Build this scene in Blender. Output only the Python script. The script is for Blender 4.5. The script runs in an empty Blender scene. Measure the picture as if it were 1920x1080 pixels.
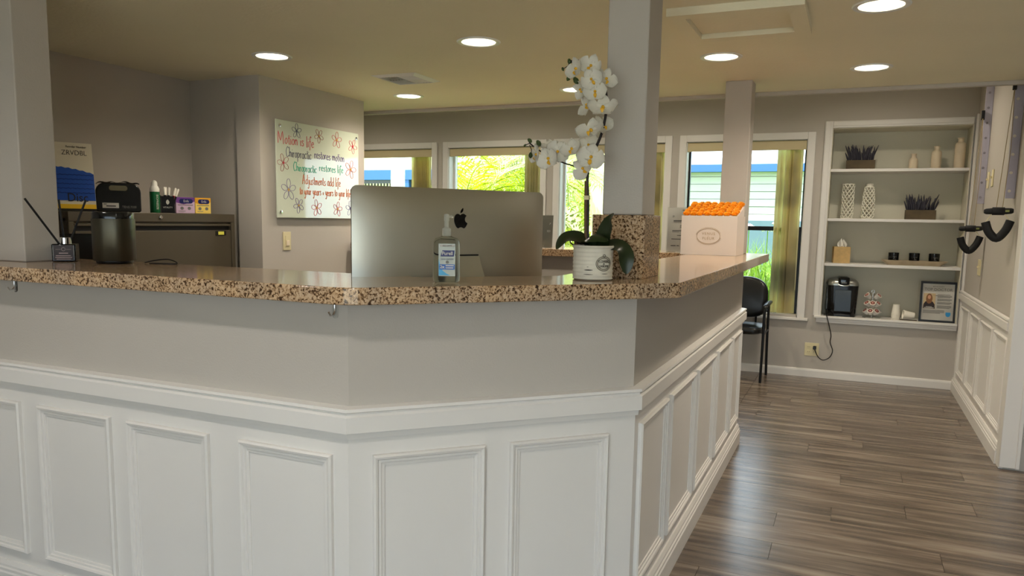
import bpy, bmesh, math, random
from mathutils import Matrix, Vector
PI = math.pi
random.seed(7)
SC = bpy.context.scene
COL = SC.collection

# ------------------------------------------------------------------ camera
def setup_camera():
    f, pitch, roll, yaw, cy = 1433.985, 0.1242907, 0.0177159, 0.4154354, 591.823
    s, c = math.sin(yaw), math.cos(yaw)
    fwd = Vector((-s * math.cos(pitch), c * math.cos(pitch), -math.sin(pitch)))
    r = Vector((c, s, 0)); u = r.cross(fwd)
    R = math.cos(roll) * r + math.sin(roll) * u
    U = -math.sin(roll) * r + math.cos(roll) * u
    cam = bpy.data.cameras.new('camera'); o = bpy.data.objects.new('camera', cam); COL.objects.link(o)
    cam.sensor_width = 36.0; cam.lens = f / 1920 * 36; cam.shift_y = (cy - 540) / 1920
    cam.clip_start = 0.02; cam.clip_end = 200
    m = Matrix.Identity(4)
    for i in range(3):
        m[i][0] = R[i]; m[i][1] = U[i]; m[i][2] = -fwd[i]
    m[2][3] = 1.315
    o.matrix_world = m
    SC.camera = o
setup_camera()

# ------------------------------------------------------------------ sky, sun, exposure
W = bpy.data.worlds.new('sky'); SC.world = W; W.use_nodes = True
bg = W.node_tree.nodes['Background']
bg.inputs['Color'].default_value = (0.74, 0.87, 1.0, 1); bg.inputs['Strength'].default_value = 2.3
sl = bpy.data.lights.new('sun', 'SUN'); sl.energy = 6.5; sl.angle = 0.01; sl.color = (1.0, 0.95, 0.84)
so = bpy.data.objects.new('sun', sl); COL.objects.link(so)
so.rotation_euler = Vector((-0.30, -0.25, 0.92)).to_track_quat('Z', 'Y').to_euler()
SC.view_settings.view_transform = 'Standard'; SC.view_settings.look = 'None'
SC.view_settings.gamma = 1.0; SC.view_settings.use_curve_mapping = False
SC.view_settings.exposure = 1.12
LAMP_W = 25.0
LAMP_COL = (1.0, 0.89, 0.73)
def portal(x0, x1, z0, z1, y, inward):
    # guides sky light through a window opening (emits nothing itself)
    l = bpy.data.lights.new('window_portal', 'AREA'); l.shape = 'RECTANGLE'
    l.size = x1 - x0; l.size_y = z1 - z0; l.cycles.is_portal = True
    o = bpy.data.objects.new('window_portal', l); COL.objects.link(o)
    o.location = ((x0 + x1) / 2, y, (z0 + z1) / 2)
    o.rotation_euler = Vector((0, -inward, 0)).to_track_quat('Z', 'Y').to_euler()
WIN = [(-5.150, -4.000), (-3.930, -2.780), (-2.705, -1.555), (-1.487, -0.339)]
ZC = 2.13
YF = 7.08
YB = -2.6
for a, b in WIN: portal(a + .07, b - .07, .55, 2.03, YF + .13, -1)
portal(-1.3, 2.6, .05, 2.1, YB - .06, 1)  # opening of the glazed front added behind the camera

# ------------------------------------------------------------------ mesh helpers
class MB:
    def __init__(s): s.v = []; s.f = []
    def add(s, vs, fs, M=None):
        n = len(s.v)
        s.v += [tuple(M @ Vector(p)) if M is not None else tuple(p) for p in vs]
        s.f += [tuple(i + n for i in f) for f in fs]
        return s
    def box(s, x0, x1, y0, y1, z0, z1, M=None):
        vs = [(x, y, z) for z in (z0, z1) for y in (y0, y1) for x in (x0, x1)]
        return s.add(vs, [(0, 2, 3, 1), (4, 5, 7, 6), (0, 1, 5, 4), (2, 6, 7, 3), (0, 4, 6, 2), (1, 3, 7, 5)], M)
    def prism(s, poly, z0, z1, M=None):
        n = len(poly)
        vs = [(x, y, z0) for x, y in poly] + [(x, y, z1) for x, y in poly]
        fs = [tuple(range(n))[::-1], tuple(range(n, 2 * n))] + [(i, (i + 1) % n, n + (i + 1) % n, n + i) for i in range(n)]
        return s.add(vs, fs, M)
    def vprism(s, poly, y0, y1, M=None):
        # polygon in the x-z plane (counter-clockwise seen from -y), from y0 (front) to y1 (back)
        return s.prism(poly, -y1, -y0, (M if M is not None else Matrix.Identity(4)) @ Matrix.Rotation(PI / 2, 4, 'X'))
    def lathe(s, prof, n=24, M=None, a0=0.0):
        vs = []; fs = []; m = len(prof)
        for i in range(n):
            a = a0 + 2 * PI * i / n
            vs += [(r * math.cos(a), r * math.sin(a), z) for r, z in prof]
        for i in range(n):
            j = (i + 1) % n
            for k in range(m - 1):
                fs.append((i * m + k, j * m + k, j * m + k + 1, i * m + k + 1))
        fs.append(tuple(i * m for i in range(n))[::-1]); fs.append(tuple(i * m + m - 1 for i in range(n)))
        return s.add(vs, fs, M)
    def tube(s, pts, r, n=8, M=None, closed=False):
        pts = [Vector(p) for p in pts]; k = len(pts)
        rs = r if isinstance(r, (list, tuple)) else [r] * k
        vs = []; fs = []; up = None
        for i, p in enumerate(pts):
            if closed: t = pts[(i + 1) % k] - pts[i - 1]
            else: t = pts[min(i + 1, k - 1)] - pts[max(i - 1, 0)]
            t.normalize()
            if up is None:
                up = Vector((0, 0, 1)) if abs(t.z) < .9 else Vector((1, 0, 0))
            a = up - t * up.dot(t)
            if a.length < 1e-5: a = t.orthogonal()
            a.normalize(); up = a; b = t.cross(a)
            vs += [p + rs[i] * (math.cos(2 * PI * j / n) * a + math.sin(2 * PI * j / n) * b) for j in range(n)]
        for i in range(k if closed else k - 1):
            i2 = (i + 1) % k
            for j in range(n):
                fs.append((i * n + j, i * n + (j + 1) % n, i2 * n + (j + 1) % n, i2 * n + j))
        if not closed:
            fs.append(tuple(range(n))[::-1]); fs.append(tuple((k - 1) * n + j for j in range(n)))
        return s.add(vs, fs, M)
    def grid(s, fn, nu, nv, M=None, cu=False):
        vs = [fn(i / nu, j / nv) for i in range(nu + (0 if cu else 1)) for j in range(nv + 1)]
        w = nv + 1; fs = []
        for i in range(nu):
            i2 = (i + 1) % nu if cu else i + 1
            for j in range(nv):
                fs.append((i * w + j, i2 * w + j, i2 * w + j + 1, i * w + j + 1))
        return s.add(vs, fs, M)
    def mesh(s, name, smooth=None):
        me = bpy.data.meshes.new(name); me.from_pydata(s.v, [], s.f); me.validate()
        bm = bmesh.new(); bm.from_mesh(me); bmesh.ops.recalc_face_normals(bm, faces=bm.faces); bm.to_mesh(me); bm.free()
        if smooth:
            me.shade_smooth(); me.set_sharp_from_angle(angle=math.radians(smooth))
        return me
    def build(s, name, mat, parent=None, bevel=0, smooth=None, loc=None, rotz=0):
        me = s.mesh(name, smooth or (30 if bevel else None)); me.materials.append(mat)
        o = bpy.data.objects.new(name, me); COL.objects.link(o)
        if parent: o.parent = parent
        if loc: o.location = loc
        if rotz: o.rotation_euler.z = rotz
        if bevel:
            b = o.modifiers.new('bevel', 'BEVEL'); b.width = bevel; b.segments = 2; b.limit_method = 'ANGLE'; b.angle_limit = .6
        return o

def box(name, mat, x0, x1, y0, y1, z0, z1, parent=None, bevel=0):
    return MB().box(x0, x1, y0, y1, z0, z1).build(name, mat, parent, bevel)
def tag(o, label, cat, group=None, kind=None):
    if label: o['label'] = label
    if cat: o['category'] = cat
    if group: o['group'] = group
    if kind: o['kind'] = kind
    return o
def struct(o, label=None):
    o['kind'] = 'structure'
    if label: o['label'] = label
    return o
def thing(name, label, cat, loc=(0, 0, 0), rotz=0, group=None):
    o = bpy.data.objects.new(name, None); COL.objects.link(o); o.empty_display_size = .05
    o.location = loc; o.rotation_euler.z = rotz
    return tag(o, label, cat, group)
def dup_part(o, parent, loc=None, rotz=None, M=None):
    c = o.copy(); COL.objects.link(c); c.parent = parent
    if loc is not None: c.location = loc
    if rotz is not None: c.rotation_euler.z = rotz
    if M is not None: c.matrix_local = M
    return c
def dup(root, loc, rotz=None, label=None):
    r = root.copy(); COL.objects.link(r); r.location = loc
    if rotz is not None: r.rotation_euler.z = rotz
    if label: r['label'] = label
    for ch in list(root.children):
        c = ch.copy(); COL.objects.link(c); c.parent = r
        for g in list(ch.children):
            d = g.copy(); COL.objects.link(d); d.parent = c
    return r
def T(x, y, z): return Matrix.Translation((x, y, z))
def RX(a): return Matrix.Rotation(a, 4, 'X')
def RY(a): return Matrix.Rotation(a, 4, 'Y')
def RZ(a): return Matrix.Rotation(a, 4, 'Z')
def rrect(w, d, r, n=5):
    pts = []
    for cx, cy, a in ((w / 2 - r, d / 2 - r, 0), (-w / 2 + r, d / 2 - r, PI / 2), (-w / 2 + r, -d / 2 + r, PI), (w / 2 - r, -d / 2 + r, 1.5 * PI)):
        for i in range(n + 1):
            t = a + PI / 2 * i / n
            pts.append((cx + r * math.cos(t), cy + r * math.sin(t)))
    return pts
def loft(mb, rings, M=None):
    n = len(rings[0]); vs = [p for r in rings for p in r]
    fs = []
    for k in range(len(rings) - 1):
        for i in range(n):
            j = (i + 1) % n
            fs.append((k * n + i, k * n + j, (k + 1) * n + j, (k + 1) * n + i))
    fs.append(tuple(range(n))[::-1]); fs.append(tuple((len(rings) - 1) * n + i for i in range(n)))
    return mb.add(vs, fs, M)
def catmull(pts, n=6, closed=False):
    P = [Vector(p) for p in pts]; k = len(P); out = []
    rng = range(k) if closed else range(k - 1)
    for i in rng:
        p0 = P[(i - 1) % k] if closed or i > 0 else P[0]; p1 = P[i]; p2 = P[(i + 1) % k]
        p3 = P[(i + 2) % k] if closed or i + 2 < k else P[-1]
        for j in range(n):
            t = j / n
            out.append(.5 * ((2 * p1) + (p2 - p0) * t + (2 * p0 - 5 * p1 + 4 * p2 - p3) * t * t + (3 * p1 - p0 - 3 * p2 + p3) * t ** 3))
    if not closed: out.append(P[-1])
    return out

# ------------------------------------------------------------------ materials
def srgb(r, g, b):
    f = lambda c: (c / 255 / 12.92) if c / 255 <= .04045 else ((c / 255 + .055) / 1.055) ** 2.4
    return (f(r), f(g), f(b), 1)
def mat(name, rgb, rough=.5, metal=0, spec=.5, bump=None, vary=None, trans=0, ior=1.45, emit=None, sheen=0, coat=0, alpha=None, sss=0):
    m = bpy.data.materials.new(name); m.use_nodes = True
    nt = m.node_tree; N = nt.nodes; L = nt.links; b = N['Principled BSDF']
    col = srgb(*rgb)
    b.inputs['Base Color'].default_value = col; b.inputs['Roughness'].default_value = rough
    b.inputs['Metallic'].default_value = metal; b.inputs['Specular IOR Level'].default_value = spec
    b.inputs['Transmission Weight'].default_value = trans; b.inputs['IOR'].default_value = ior
    b.inputs['Coat Weight'].default_value = coat
    if emit: b.inputs['Emission Color'].default_value = col; b.inputs['Emission Strength'].default_value = emit
    if alpha is not None: b.inputs['Alpha'].default_value = alpha
    tc = None
    if bump or vary: tc = N.new('ShaderNodeTexCoord')
    if vary:   # (scale, amount): soft tonal variation of the paint or material itself
        nz = N.new('ShaderNodeTexNoise'); nz.inputs['Scale'].default_value = vary[0]; nz.inputs['Detail'].default_value = 4
        L.new(tc.outputs['Object'], nz.inputs['Vector'])
        hs = N.new('ShaderNodeHueSaturation'); hs.inputs['Color'].default_value = col
        mr = N.new('ShaderNodeMapRange'); mr.inputs['To Min'].default_value = 1 - vary[1]; mr.inputs['To Max'].default_value = 1 + vary[1]
        mr.inputs['From Min'].default_value = .3; mr.inputs['From Max'].default_value = .7
        L.new(nz.outputs['Fac'], mr.inputs['Value']); L.new(mr.outputs['Result'], hs.inputs['Value']); L.new(hs.outputs['Color'], b.inputs['Base Color'])
    if bump:   # (scale, strength, distance)
        nz = N.new('ShaderNodeTexNoise'); nz.inputs['Scale'].default_value = bump[0]; nz.inputs['Detail'].default_value = 3
        L.new(tc.outputs['Object'], nz.inputs['Vector'])
        bp = N.new('ShaderNodeBump'); bp.inputs['Strength'].default_value = bump[1]; bp.inputs['Distance'].default_value = bump[2]
        L.new(nz.outputs['Fac'], bp.inputs['Height']); L.new(bp.outputs['Normal'], b.inputs['Normal'])
    return m
def ramp(N, stops):
    r = N.new('ShaderNodeValToRGB'); e = r.color_ramp.elements
    while len(e) < len(stops): e.new(.5)
    for el, (p, c) in zip(e, stops): el.position = p; el.color = srgb(*c)
    return r
def granite_mat():
    m = mat('speckled granite', (190, 165, 135), .10, spec=.5)
    nt = m.node_tree; N = nt.nodes; L = nt.links; b = N['Principled BSDF']
    tc = N.new('ShaderNodeTexCoord')
    n1 = N.new('ShaderNodeTexNoise'); n1.inputs['Scale'].default_value = 150; n1.inputs['Detail'].default_value = 3; n1.inputs['Roughness'].default_value = .6
    n1.inputs['Distortion'].default_value = .6
    L.new(tc.outputs['Object'], n1.inputs['Vector'])
    r1 = ramp(N, [(0.0, (44, 32, 24)), (.39, (70, 54, 40)), (.44, (132, 108, 82)), (.49, (184, 162, 136)), (.58, (200, 182, 158)), (.75, (216, 202, 184))])
    L.new(n1.outputs['Fac'], r1.inputs['Fac'])
    n2 = N.new('ShaderNodeTexNoise'); n2.inputs['Scale'].default_value = 9; n2.inputs['Detail'].default_value = 2
    L.new(tc.outputs['Object'], n2.inputs['Vector'])
    r2 = ramp(N, [(.35, (255, 236, 212)), (.65, (232, 222, 214))])
    L.new(n2.outputs['Fac'], r2.inputs['Fac'])
    mx = N.new('ShaderNodeMix'); mx.data_type = 'RGBA'; mx.blend_type = 'MULTIPLY'; mx.inputs['Factor'].default_value = 1
    L.new(r1.outputs['Color'], mx.inputs[6]); L.new(r2.outputs['Color'], mx.inputs[7]); L.new(mx.outputs[2], b.inputs['Base Color'])
    return m
def plank_mat():
    m = mat('grey oak plank', (118, 103, 90), .26, spec=.95)
    nt = m.node_tree; N = nt.nodes; L = nt.links; b = N['Principled BSDF']
    tc = N.new('ShaderNodeTexCoord'); oi = N.new('ShaderNodeObjectInfo')
    geo = N.new('ShaderNodeNewGeometry')
    off = N.new('ShaderNodeVectorMath'); off.operation = 'MULTIPLY_ADD'
    cmb = N.new('ShaderNodeCombineXYZ'); L.new(oi.outputs['Random'], cmb.inputs[0]); L.new(oi.outputs['Random'], cmb.inputs[2])
    off.inputs[1].default_value = (37, 0, 91)
    L.new(cmb.outputs[0], off.inputs[0]); L.new(geo.outputs['Position'], off.inputs[2])
    mp = N.new('ShaderNodeMapping'); mp.inputs['Scale'].default_value = (1.1, 13, 1); L.new(off.outputs[0], mp.inputs['Vector'])
    n1 = N.new('ShaderNodeTexNoise'); n1.inputs['Scale'].default_value = 1.6; n1.inputs['Detail'].default_value = 5; n1.inputs['Roughness'].default_value = .55
    L.new(mp.outputs[0], n1.inputs['Vector'])
    r1 = ramp(N, [(.28, (62, 51, 43)), (.42, (92, 79, 68)), (.54, (114, 100, 87)), (.70, (142, 129, 114))])
    L.new(n1.outputs['Fac'], r1.inputs['Fac'])
    mp2 = N.new('ShaderNodeMapping'); mp2.inputs['Scale'].default_value = (6, 120, 1); L.new(off.outputs[0], mp2.inputs['Vector'])
    n2 = N.new('ShaderNodeTexNoise'); n2.inputs['Scale'].default_value = 2; n2.inputs['Detail'].default_value = 3; L.new(mp2.outputs[0], n2.inputs['Vector'])
    hs = N.new('ShaderNodeHueSaturation'); L.new(r1.outputs['Color'], hs.inputs['Color'])
    a = N.new('ShaderNodeMath'); a.operation = 'MULTIPLY_ADD'; a.inputs[1].default_value = .22; a.inputs[2].default_value = .78; L.new(oi.outputs['Random'], a.inputs[0])
    a2 = N.new('ShaderNodeMath'); a2.operation = 'MULTIPLY_ADD'; a2.inputs[1].default_value = .25; L.new(n2.outputs['Fac'], a2.inputs[0]); L.new(a.outputs[0], a2.inputs[2])
    L.new(a2.outputs[0], hs.inputs['Value']); L.new(hs.outputs['Color'], b.inputs['Base Color'])
    bp = N.new('ShaderNodeBump'); bp.inputs['Strength'].default_value = .22; bp.inputs['Distance'].default_value = .002
    L.new(n2.outputs['Fac'], bp.inputs['Height']); L.new(bp.outputs['Normal'], b.inputs['Normal'])
    return m
def pane_mat():
    m = bpy.data.materials.new('window glass'); m.use_nodes = True
    nt = m.node_tree; N = nt.nodes; L = nt.links; N.clear()
    out = N.new('ShaderNodeOutputMaterial'); mx = N.new('ShaderNodeMixShader'); tr = N.new('ShaderNodeBsdfTransparent'); gl = N.new('ShaderNodeBsdfGlossy')
    gl.inputs['Roughness'].default_value = .01; tr.inputs['Color'].default_value = (.96, .98, .97, 1)
    fr = N.new('ShaderNodeFresnel'); fr.inputs['IOR'].default_value = 1.25
    L.new(fr.outputs[0], mx.inputs[0]); L.new(tr.outputs[0], mx.inputs[1]); L.new(gl.outputs[0], mx.inputs[2]); L.new(mx.outputs[0], out.inputs[0])
    return m
def clear_mat(name, tint=(.95, .97, .96), ior=1.3, rough=.02):
    m = pane_mat(); m.name = name
    for n in m.node_tree.nodes:
        if n.type == 'BSDF_TRANSPARENT': n.inputs['Color'].default_value = (*tint, 1)
        if n.type == 'FRESNEL': n.inputs['IOR'].default_value = ior
        if n.type == 'BSDF_GLOSSY': n.inputs['Roughness'].default_value = rough
    return m
def leaf_mat(name, rgb, trans=.35, rough=.45):
    m = bpy.data.materials.new(name); m.use_nodes = True
    nt = m.node_tree; N = nt.nodes; L = nt.links; b = N['Principled BSDF']; b.inputs['Roughness'].default_value = rough
    tc = N.new('ShaderNodeTexCoord'); nz = N.new('ShaderNodeTexNoise'); nz.inputs['Scale'].default_value = 1.7; nz.inputs['Detail'].default_value = 3
    L.new(tc.outputs['Object'], nz.inputs['Vector'])
    c = rgb
    r = ramp(N, [(.35, tuple(int(x * .75) for x in c)), (.5, c), (.65, tuple(min(255, int(x * 1.18 + 8)) for x in c))])
    L.new(nz.outputs['Fac'], r.inputs['Fac']); L.new(r.outputs['Color'], b.inputs['Base Color'])
    tl = N.new('ShaderNodeBsdfTranslucent'); L.new(r.outputs['Color'], tl.inputs['Color'])
    mx = N.new('ShaderNodeMixShader'); mx.inputs[0].default_value = trans
    L.new(b.outputs[0], mx.inputs[1]); L.new(tl.outputs[0], mx.inputs[2]); L.new(mx.outputs[0], N['Material Output'].inputs[0])
    return m

M = {}
M['wall'] = mat('grey wall paint', (187, 180, 171), .7, bump=(170, .25, .002), vary=(1.2, .03))
M['niche'] = mat('pale niche paint', (212, 207, 188), .7, bump=(170, .2, .002))
M['ceil'] = mat('cream ceiling paint', (236, 229, 203), .75, bump=(60, .35, .004), vary=(1.5, .03))
M['white'] = mat('white trim paint', (226, 222, 217), .38, bump=(90, .12, .001), vary=(2, .02))
M['cornerwhite'] = mat('off white paint', (222, 216, 204), .5)
M['granite'] = granite_mat()
M['plank'] = plank_mat()
M['underfloor'] = mat('dark floor joint', (46, 40, 35), .7)
M['glass'] = pane_mat()
M['blackmetal'] = mat('black aluminium', (16, 16, 17), .35, metal=.2)
M['valance'] = mat('cream blind valance', (205, 190, 150), .6)
M['vane'] = leaf_mat('cream vertical vane', (236, 228, 188), .7, .6)
M['vinylwhite'] = mat('white window vinyl', (235, 236, 232), .4)
M['alu'] = mat('brushed aluminium', (198, 196, 184), .42, metal=1)
M['black'] = mat('black plastic', (14, 14, 15), .35)
M['blackgloss'] = mat('glossy black plastic', (10, 10, 11), .12)
M['blackmatte'] = mat('matt black foam', (20, 20, 21), .7, bump=(220, .3, .001))
M['cabinet'] = mat('bronze grey steel', (92, 84, 70), .42, metal=.35, spec=.5)
M['cabdark'] = mat('dark steel recess', (24, 21, 17), .6)
M['chrome'] = mat('chrome', (225, 225, 225), .12, metal=1)
M['brass'] = mat('warm metal', (190, 160, 100), .3, metal=1)
M['ivory'] = mat('ivory plastic', (222, 210, 168), .4)
M['ivorydark'] = mat('ivory slot shade', (120, 108, 78), .6)
M['paper'] = leaf_mat('white paper', (226, 222, 214), .25, .6)
M['ink'] = mat('dark ink', (28, 27, 28), .7)
M['inkgrey'] = mat('grey ink', (120, 118, 114), .7)
M['boxwhite'] = mat('white gift box', (222, 209, 199), .5)
M['gold'] = mat('gold print', (176, 150, 112), .45)
M['orange'] = leaf_mat('orange rose petal', (255, 178, 36), .2, .7)
M['petal'] = leaf_mat('white orchid petal', (246, 243, 232), .3, .5)
M['lip'] = mat('yellow orchid lip', (232, 178, 40), .5)
M['orchidleaf'] = mat('dark green orchid leaf', (34, 46, 20), .35)
M['bud'] = mat('green bud', (56, 74, 32), .5)
M['stem'] = mat('brown green stem', (92, 64, 26), .5)
M['stemdark'] = mat('dark stem', (36, 26, 24), .5)
M['pot'] = mat('whitewashed ceramic', (216, 210, 194), .65, bump=(40, .5, .003), vary=(14, .12))
M['potdark'] = mat('bare dark ceramic', (62, 56, 48), .7)
M['soil'] = mat('dark moss', (30, 26, 20), .9)

# ------------------------------------------------------------------ text
def ztext(name, s, size, m, parent, Mloc, sx=1.0, align='CENTER', thin=0.0, depth=.0004, shear=0, space=1.0):
    cu = bpy.data.curves.new(name, 'FONT'); cu.body = s; cu.size = size; cu.align_x = align; cu.align_y = 'CENTER'
    cu.extrude = depth; cu.offset = thin; cu.shear = shear; cu.space_character = space; cu.resolution_u = 3
    o = bpy.data.objects.new(name, cu); COL.objects.link(o)
    bpy.context.view_layer.update()
    me = bpy.data.meshes.new_from_object(o.evaluated_get(bpy.context.evaluated_depsgraph_get()))
    bpy.data.objects.remove(o); bpy.data.curves.remove(cu)
    me.transform(Mloc @ RX(PI / 2) @ Matrix.Diagonal((sx, 1, 1, 1)))
    me.materials.clear(); me.materials.append(m); me.name = name
    q = bpy.data.objects.new(name, me); COL.objects.link(q); q.parent = parent
    return q
def printed_lines(name, m, parent, rows, y, Mloc=None, th=.0004):
    # rows of small print too small to read: (x0, x1, z, height)
    b = MB()
    for x0, x1, z, h in rows: b.box(x0, x1, y - th, y, z - h / 2, z + h / 2, Mloc)
    return b.build(name, m, parent)

# ================================================================== THE SETTING
# ---- floor with single planks
fl = struct(box('floor', M['underfloor'], -6.4, 3.4, YB, 7.3, -.08, -.012), 'grey brown wood plank floor')
unit_plank = MB().box(0, 1, 0, 1, -.012, 0)
PLK = unit_plank.mesh('plank'); PLK.materials.append(M['plank'])
PW = .1815; LEN = 1.22
joints = {0: -.235, 1: -.008, 2: .307, 3: .607, 4: .024, 5: .32, 6: .62, 7: -.16, 8: .138}
def plank(x0, x1, y0, y1):
    o = bpy.data.objects.new('plank', PLK); COL.objects.link(o); o.parent = fl
    g = .0009
    o.location = (x0 + g, y0 + g, random.uniform(-.0003, .0003)); o.scale = (x1 - x0 - 2 * g, y1 - y0 - 2 * g, 1)
rest = MB()
k0 = math.floor((YB - 3.418) / PW) + 1
k = k0
while True:
    y0 = 3.418 + k * PW
    if y0 >= YF: break
    y1 = min(y0 + PW, YF + .02)
    j = joints.get(k, random.uniform(-.6, .6))
    seen = y0 > 1.5
    hi = .86 if y0 > 4.88 else 2.3
    if seen:
        x = j - LEN * math.ceil((j + .66) / LEN)
        while x < hi:
            a, b = max(x, -.68), min(x + LEN, hi)
            if b - a > .02: plank(a, b, y0, y1)
            x += LEN
        rest.box(-6.3, -.682, y0 + .001, y1 - .001, -.012, 0)
        if hi > 2: rest.box(2.302, 3.3, y0 + .001, y1 - .001, -.012, 0)
    else:
        rest.box(-6.3, 3.3, y0 + .001, y1 - .001, -.012, 0)
    k += 1
r_ = rest.build('floorboards_beyond', M['plank'], fl); r_['kind'] = 'stuff'

# ---- far wall with windows and niche openings
wf = MB()
Z0, Z1 = -.02, 2.75
cols = [(-6.2, 0)]
ops = [(a + .06, b - .06, .535, 2.045) for a, b in WIN] + [(-.215, .815, .515, 2.13)]
x = -6.2
for a, b, z0, z1 in ops:
    wf.box(x, a, YF, YF + .2, Z0, Z1); wf.box(a, b, YF, YF + .2, Z0, z0); wf.box(a, b, YF, YF + .2, z1, Z1); x = b
wf.box(x, 1.0, YF, YF + .2, Z0, Z1)
struct(wf.build('wall_far', M['wall']), 'grey far wall with windows and shelf niche')
BB = [(0, 0), (.014, 0), (.014, .055), (.010, .068), (0, .072)]
def sweep(prof, A, B, mA, mB):
    # profile of (outward d, z) from A to B, ends mitred along mA and mB
    mb = MB(); n = len(prof)
    vs = [(A[0] + d * mA[0], A[1] + d * mA[1], z) for d, z in prof] + [(B[0] + d * mB[0], B[1] + d * mB[1], z) for d, z in prof]
    fs = [(i, (i + 1) % n, n + (i + 1) % n, n + i) for i in range(n)] + [tuple(range(n))[::-1], tuple(range(n, 2 * n))]
    mb.add(vs, fs); return mb
struct(sweep(BB, (-6.2, YF), (.84, YF), (0, -1), (0, -1)).build('baseboard_far', M['white']), 'low white baseboard along the far wall')

# ---- windows
def make_window(n, a, b, label, sash=True):
    w = bpy.data.objects.new('window_%d' % n, None); COL.objects.link(w); w.location = (a, YF, 0); struct(w, label)
    W_ = b - a; c = .062
    MB().box(0, c, -.02, 0, .515, 2.10).build('casing_side', M['white'], w, .003)
    MB().box(W_ - c, W_, -.02, 0, .515, 2.10).build('casing_side', M['white'], w, .003)
    MB().box(c, W_ - c, -.02, 0, 2.04, 2.10).build('casing_head', M['white'], w, .003)
    MB().box(-.03, W_ + .03, -.035, .06, .492, .515).build('window_sill', M['white'], w, .004)
    MB().box(c - .002, c + .006, 0, .13, .515, 2.045).build('reveal', M['vinylwhite'], w)
    MB().box(W_ - c - .006, W_ - c + .002, 0, .13, .515, 2.045).build('reveal', M['vinylwhite'], w)
    MB().box(c, W_ - c, 0, .13, 2.038, 2.046).build('reveal', M['vinylwhite'], w)
    MB().box(c, W_ - c, .06, .13, .512, .522).build('reveal', M['vinylwhite'], w)
    x0, x1 = c + .004, W_ - c - .004; y0, y1 = .10, .135
    f = M['blackmetal'] if sash else M['vinylwhite']
    MB().box(x0, x0 + .018, y0, y1, .522, 2.04).build('sash_stile', f, w)
    MB().box(x1 - .018, x1, y0, y1, .522, 2.04).build('sash_stile', f, w)
    MB().box(x0 + .018, x1 - .018, y0, y1, .522, .552).build('sash_rail', f, w)
    MB().box(x0 + .018, x1 - .018, y0, y1, 2.018, 2.04).build('sash_rail', f, w)
    if not sash:
        MB().box(x0 + .018, x1 - .018, .120, .124, .552, 2.018).build('pane', M['glass'], w)
        return w
    mr = MB().box(x0 + .018, x1 - .018, y0 - .012, y1, 1.262, 1.300).build('meeting_rail', f, w, .003)
    MB().box(W_ / 2 - .04, W_ / 2 + .04, y0 - .024, y0 - .012, 1.284, 1.306).build('latch', f, mr, .002)
    MB().box(x1 - .045, x1 - .018, y0 - .01, y1, .552, 1.262).build('sash_stile', f, w)
    MB().box(x0 + .018, x1 - .018, .125, .129, 1.30, 2.018).build('pane', M['glass'], w)
    MB().box(x0 + .018, x1 - .045, .115, .119, .552, 1.262).build('pane', M['glass'], w)
    return w
wl = ['leftmost far window partly behind the whiteboard wall', 'window above the computer showing palm fronds', 'window behind the orchid and column', 'window behind the black chair beside the shelves']
for i, (a, b) in enumerate(WIN): make_window(i + 1, a, b, wl[i], i == 3)
def make_blind(a, b, label, vanes):
    t = thing('vertical_blind', label, 'blind', (a, YF, 0), 0, 'vertical blinds in the far windows')
    W_ = b - a
    MB().box(.07, W_ - .07, .005, .012, 1.955, 2.034).build('valance', M['valance'], t, .002)
    MB().box(.07, .076, .012, .075, 1.955, 2.034).build('valance_return', M['valance'], t)
    MB().box(W_ - .076, W_ - .07, .012, .075, 1.955, 2.034).build('valance_return', M['valance'], t)
    MB().box(.08, W_ - .08, .03, .06, 2.0, 2.036).build('headrail', M['vinylwhite'], t)
    vm = MB()
    def vane(u, v):
        x = (u - .5) * .085
        return (x, .008 * (1 - (2 * u - 1) ** 2), .54 + v * 1.46)
    vm.grid(vane, 6, 1); vm.grid(lambda u, v: (vane(u, v)[0], vane(u, v)[1] + .0012, vane(u, v)[2]), 6, 1)
    me = vm.mesh('vane', 60); me.materials.append(M['vane'])
    for x, ang in vanes:
        o = bpy.data.objects.new('vane', me); COL.objects.link(o); o.parent = t; o.location = (x, .046, 0); o.rotation_euler.z = ang
    # beaded control chain
    MB().tube([(W_ - .1, .03, 2.0), (W_ - .098, .03, 1.4), (W_ - .095, .03, .75)], .0025, 6).build('control_chain', M['ivory'], t)
    return t
make_blind(*WIN[0], 'cream vertical blind in the leftmost window', [(.84 + .022 * i, -.35 - .05 * (i % 2)) for i in range(9)])
make_blind(*WIN[1], 'cream vertical blind in the palm frond window, vanes turned edge on', [(.93 + .02 * i, 1.25 + .1 * (i % 3)) for i in range(7)])
make_blind(*WIN[2], 'cream vertical blind in the window behind the column', [(.92 + .016 * i, .9 + .12 * (i % 2)) for i in range(9)])
make_blind(*WIN[3], 'cream vertical blind in the window behind the chair', [(.862, 1.25), (.893, 1.15), (.925, 1.3), (.957, .6), (.975, .75), (.99, .5), (1.005, .7), (1.018, .55)])

# ---- right wall of the hallway
struct(box('wall_right', M['wall'], .84, 1.02, 4.84, 7.28, Z0, 2.75), 'grey hallway wall with white wainscot')
struct(box('wall_right_front', M['wall'], 1.75, 3.3, 4.84, 5.02, Z0, 2.75))
struct(box('wall_right_header', M['wall'], 1.02, 1.75, 4.84, 5.02, 2.06, 2.75))
wr = bpy.data.objects['wall_right']
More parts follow.
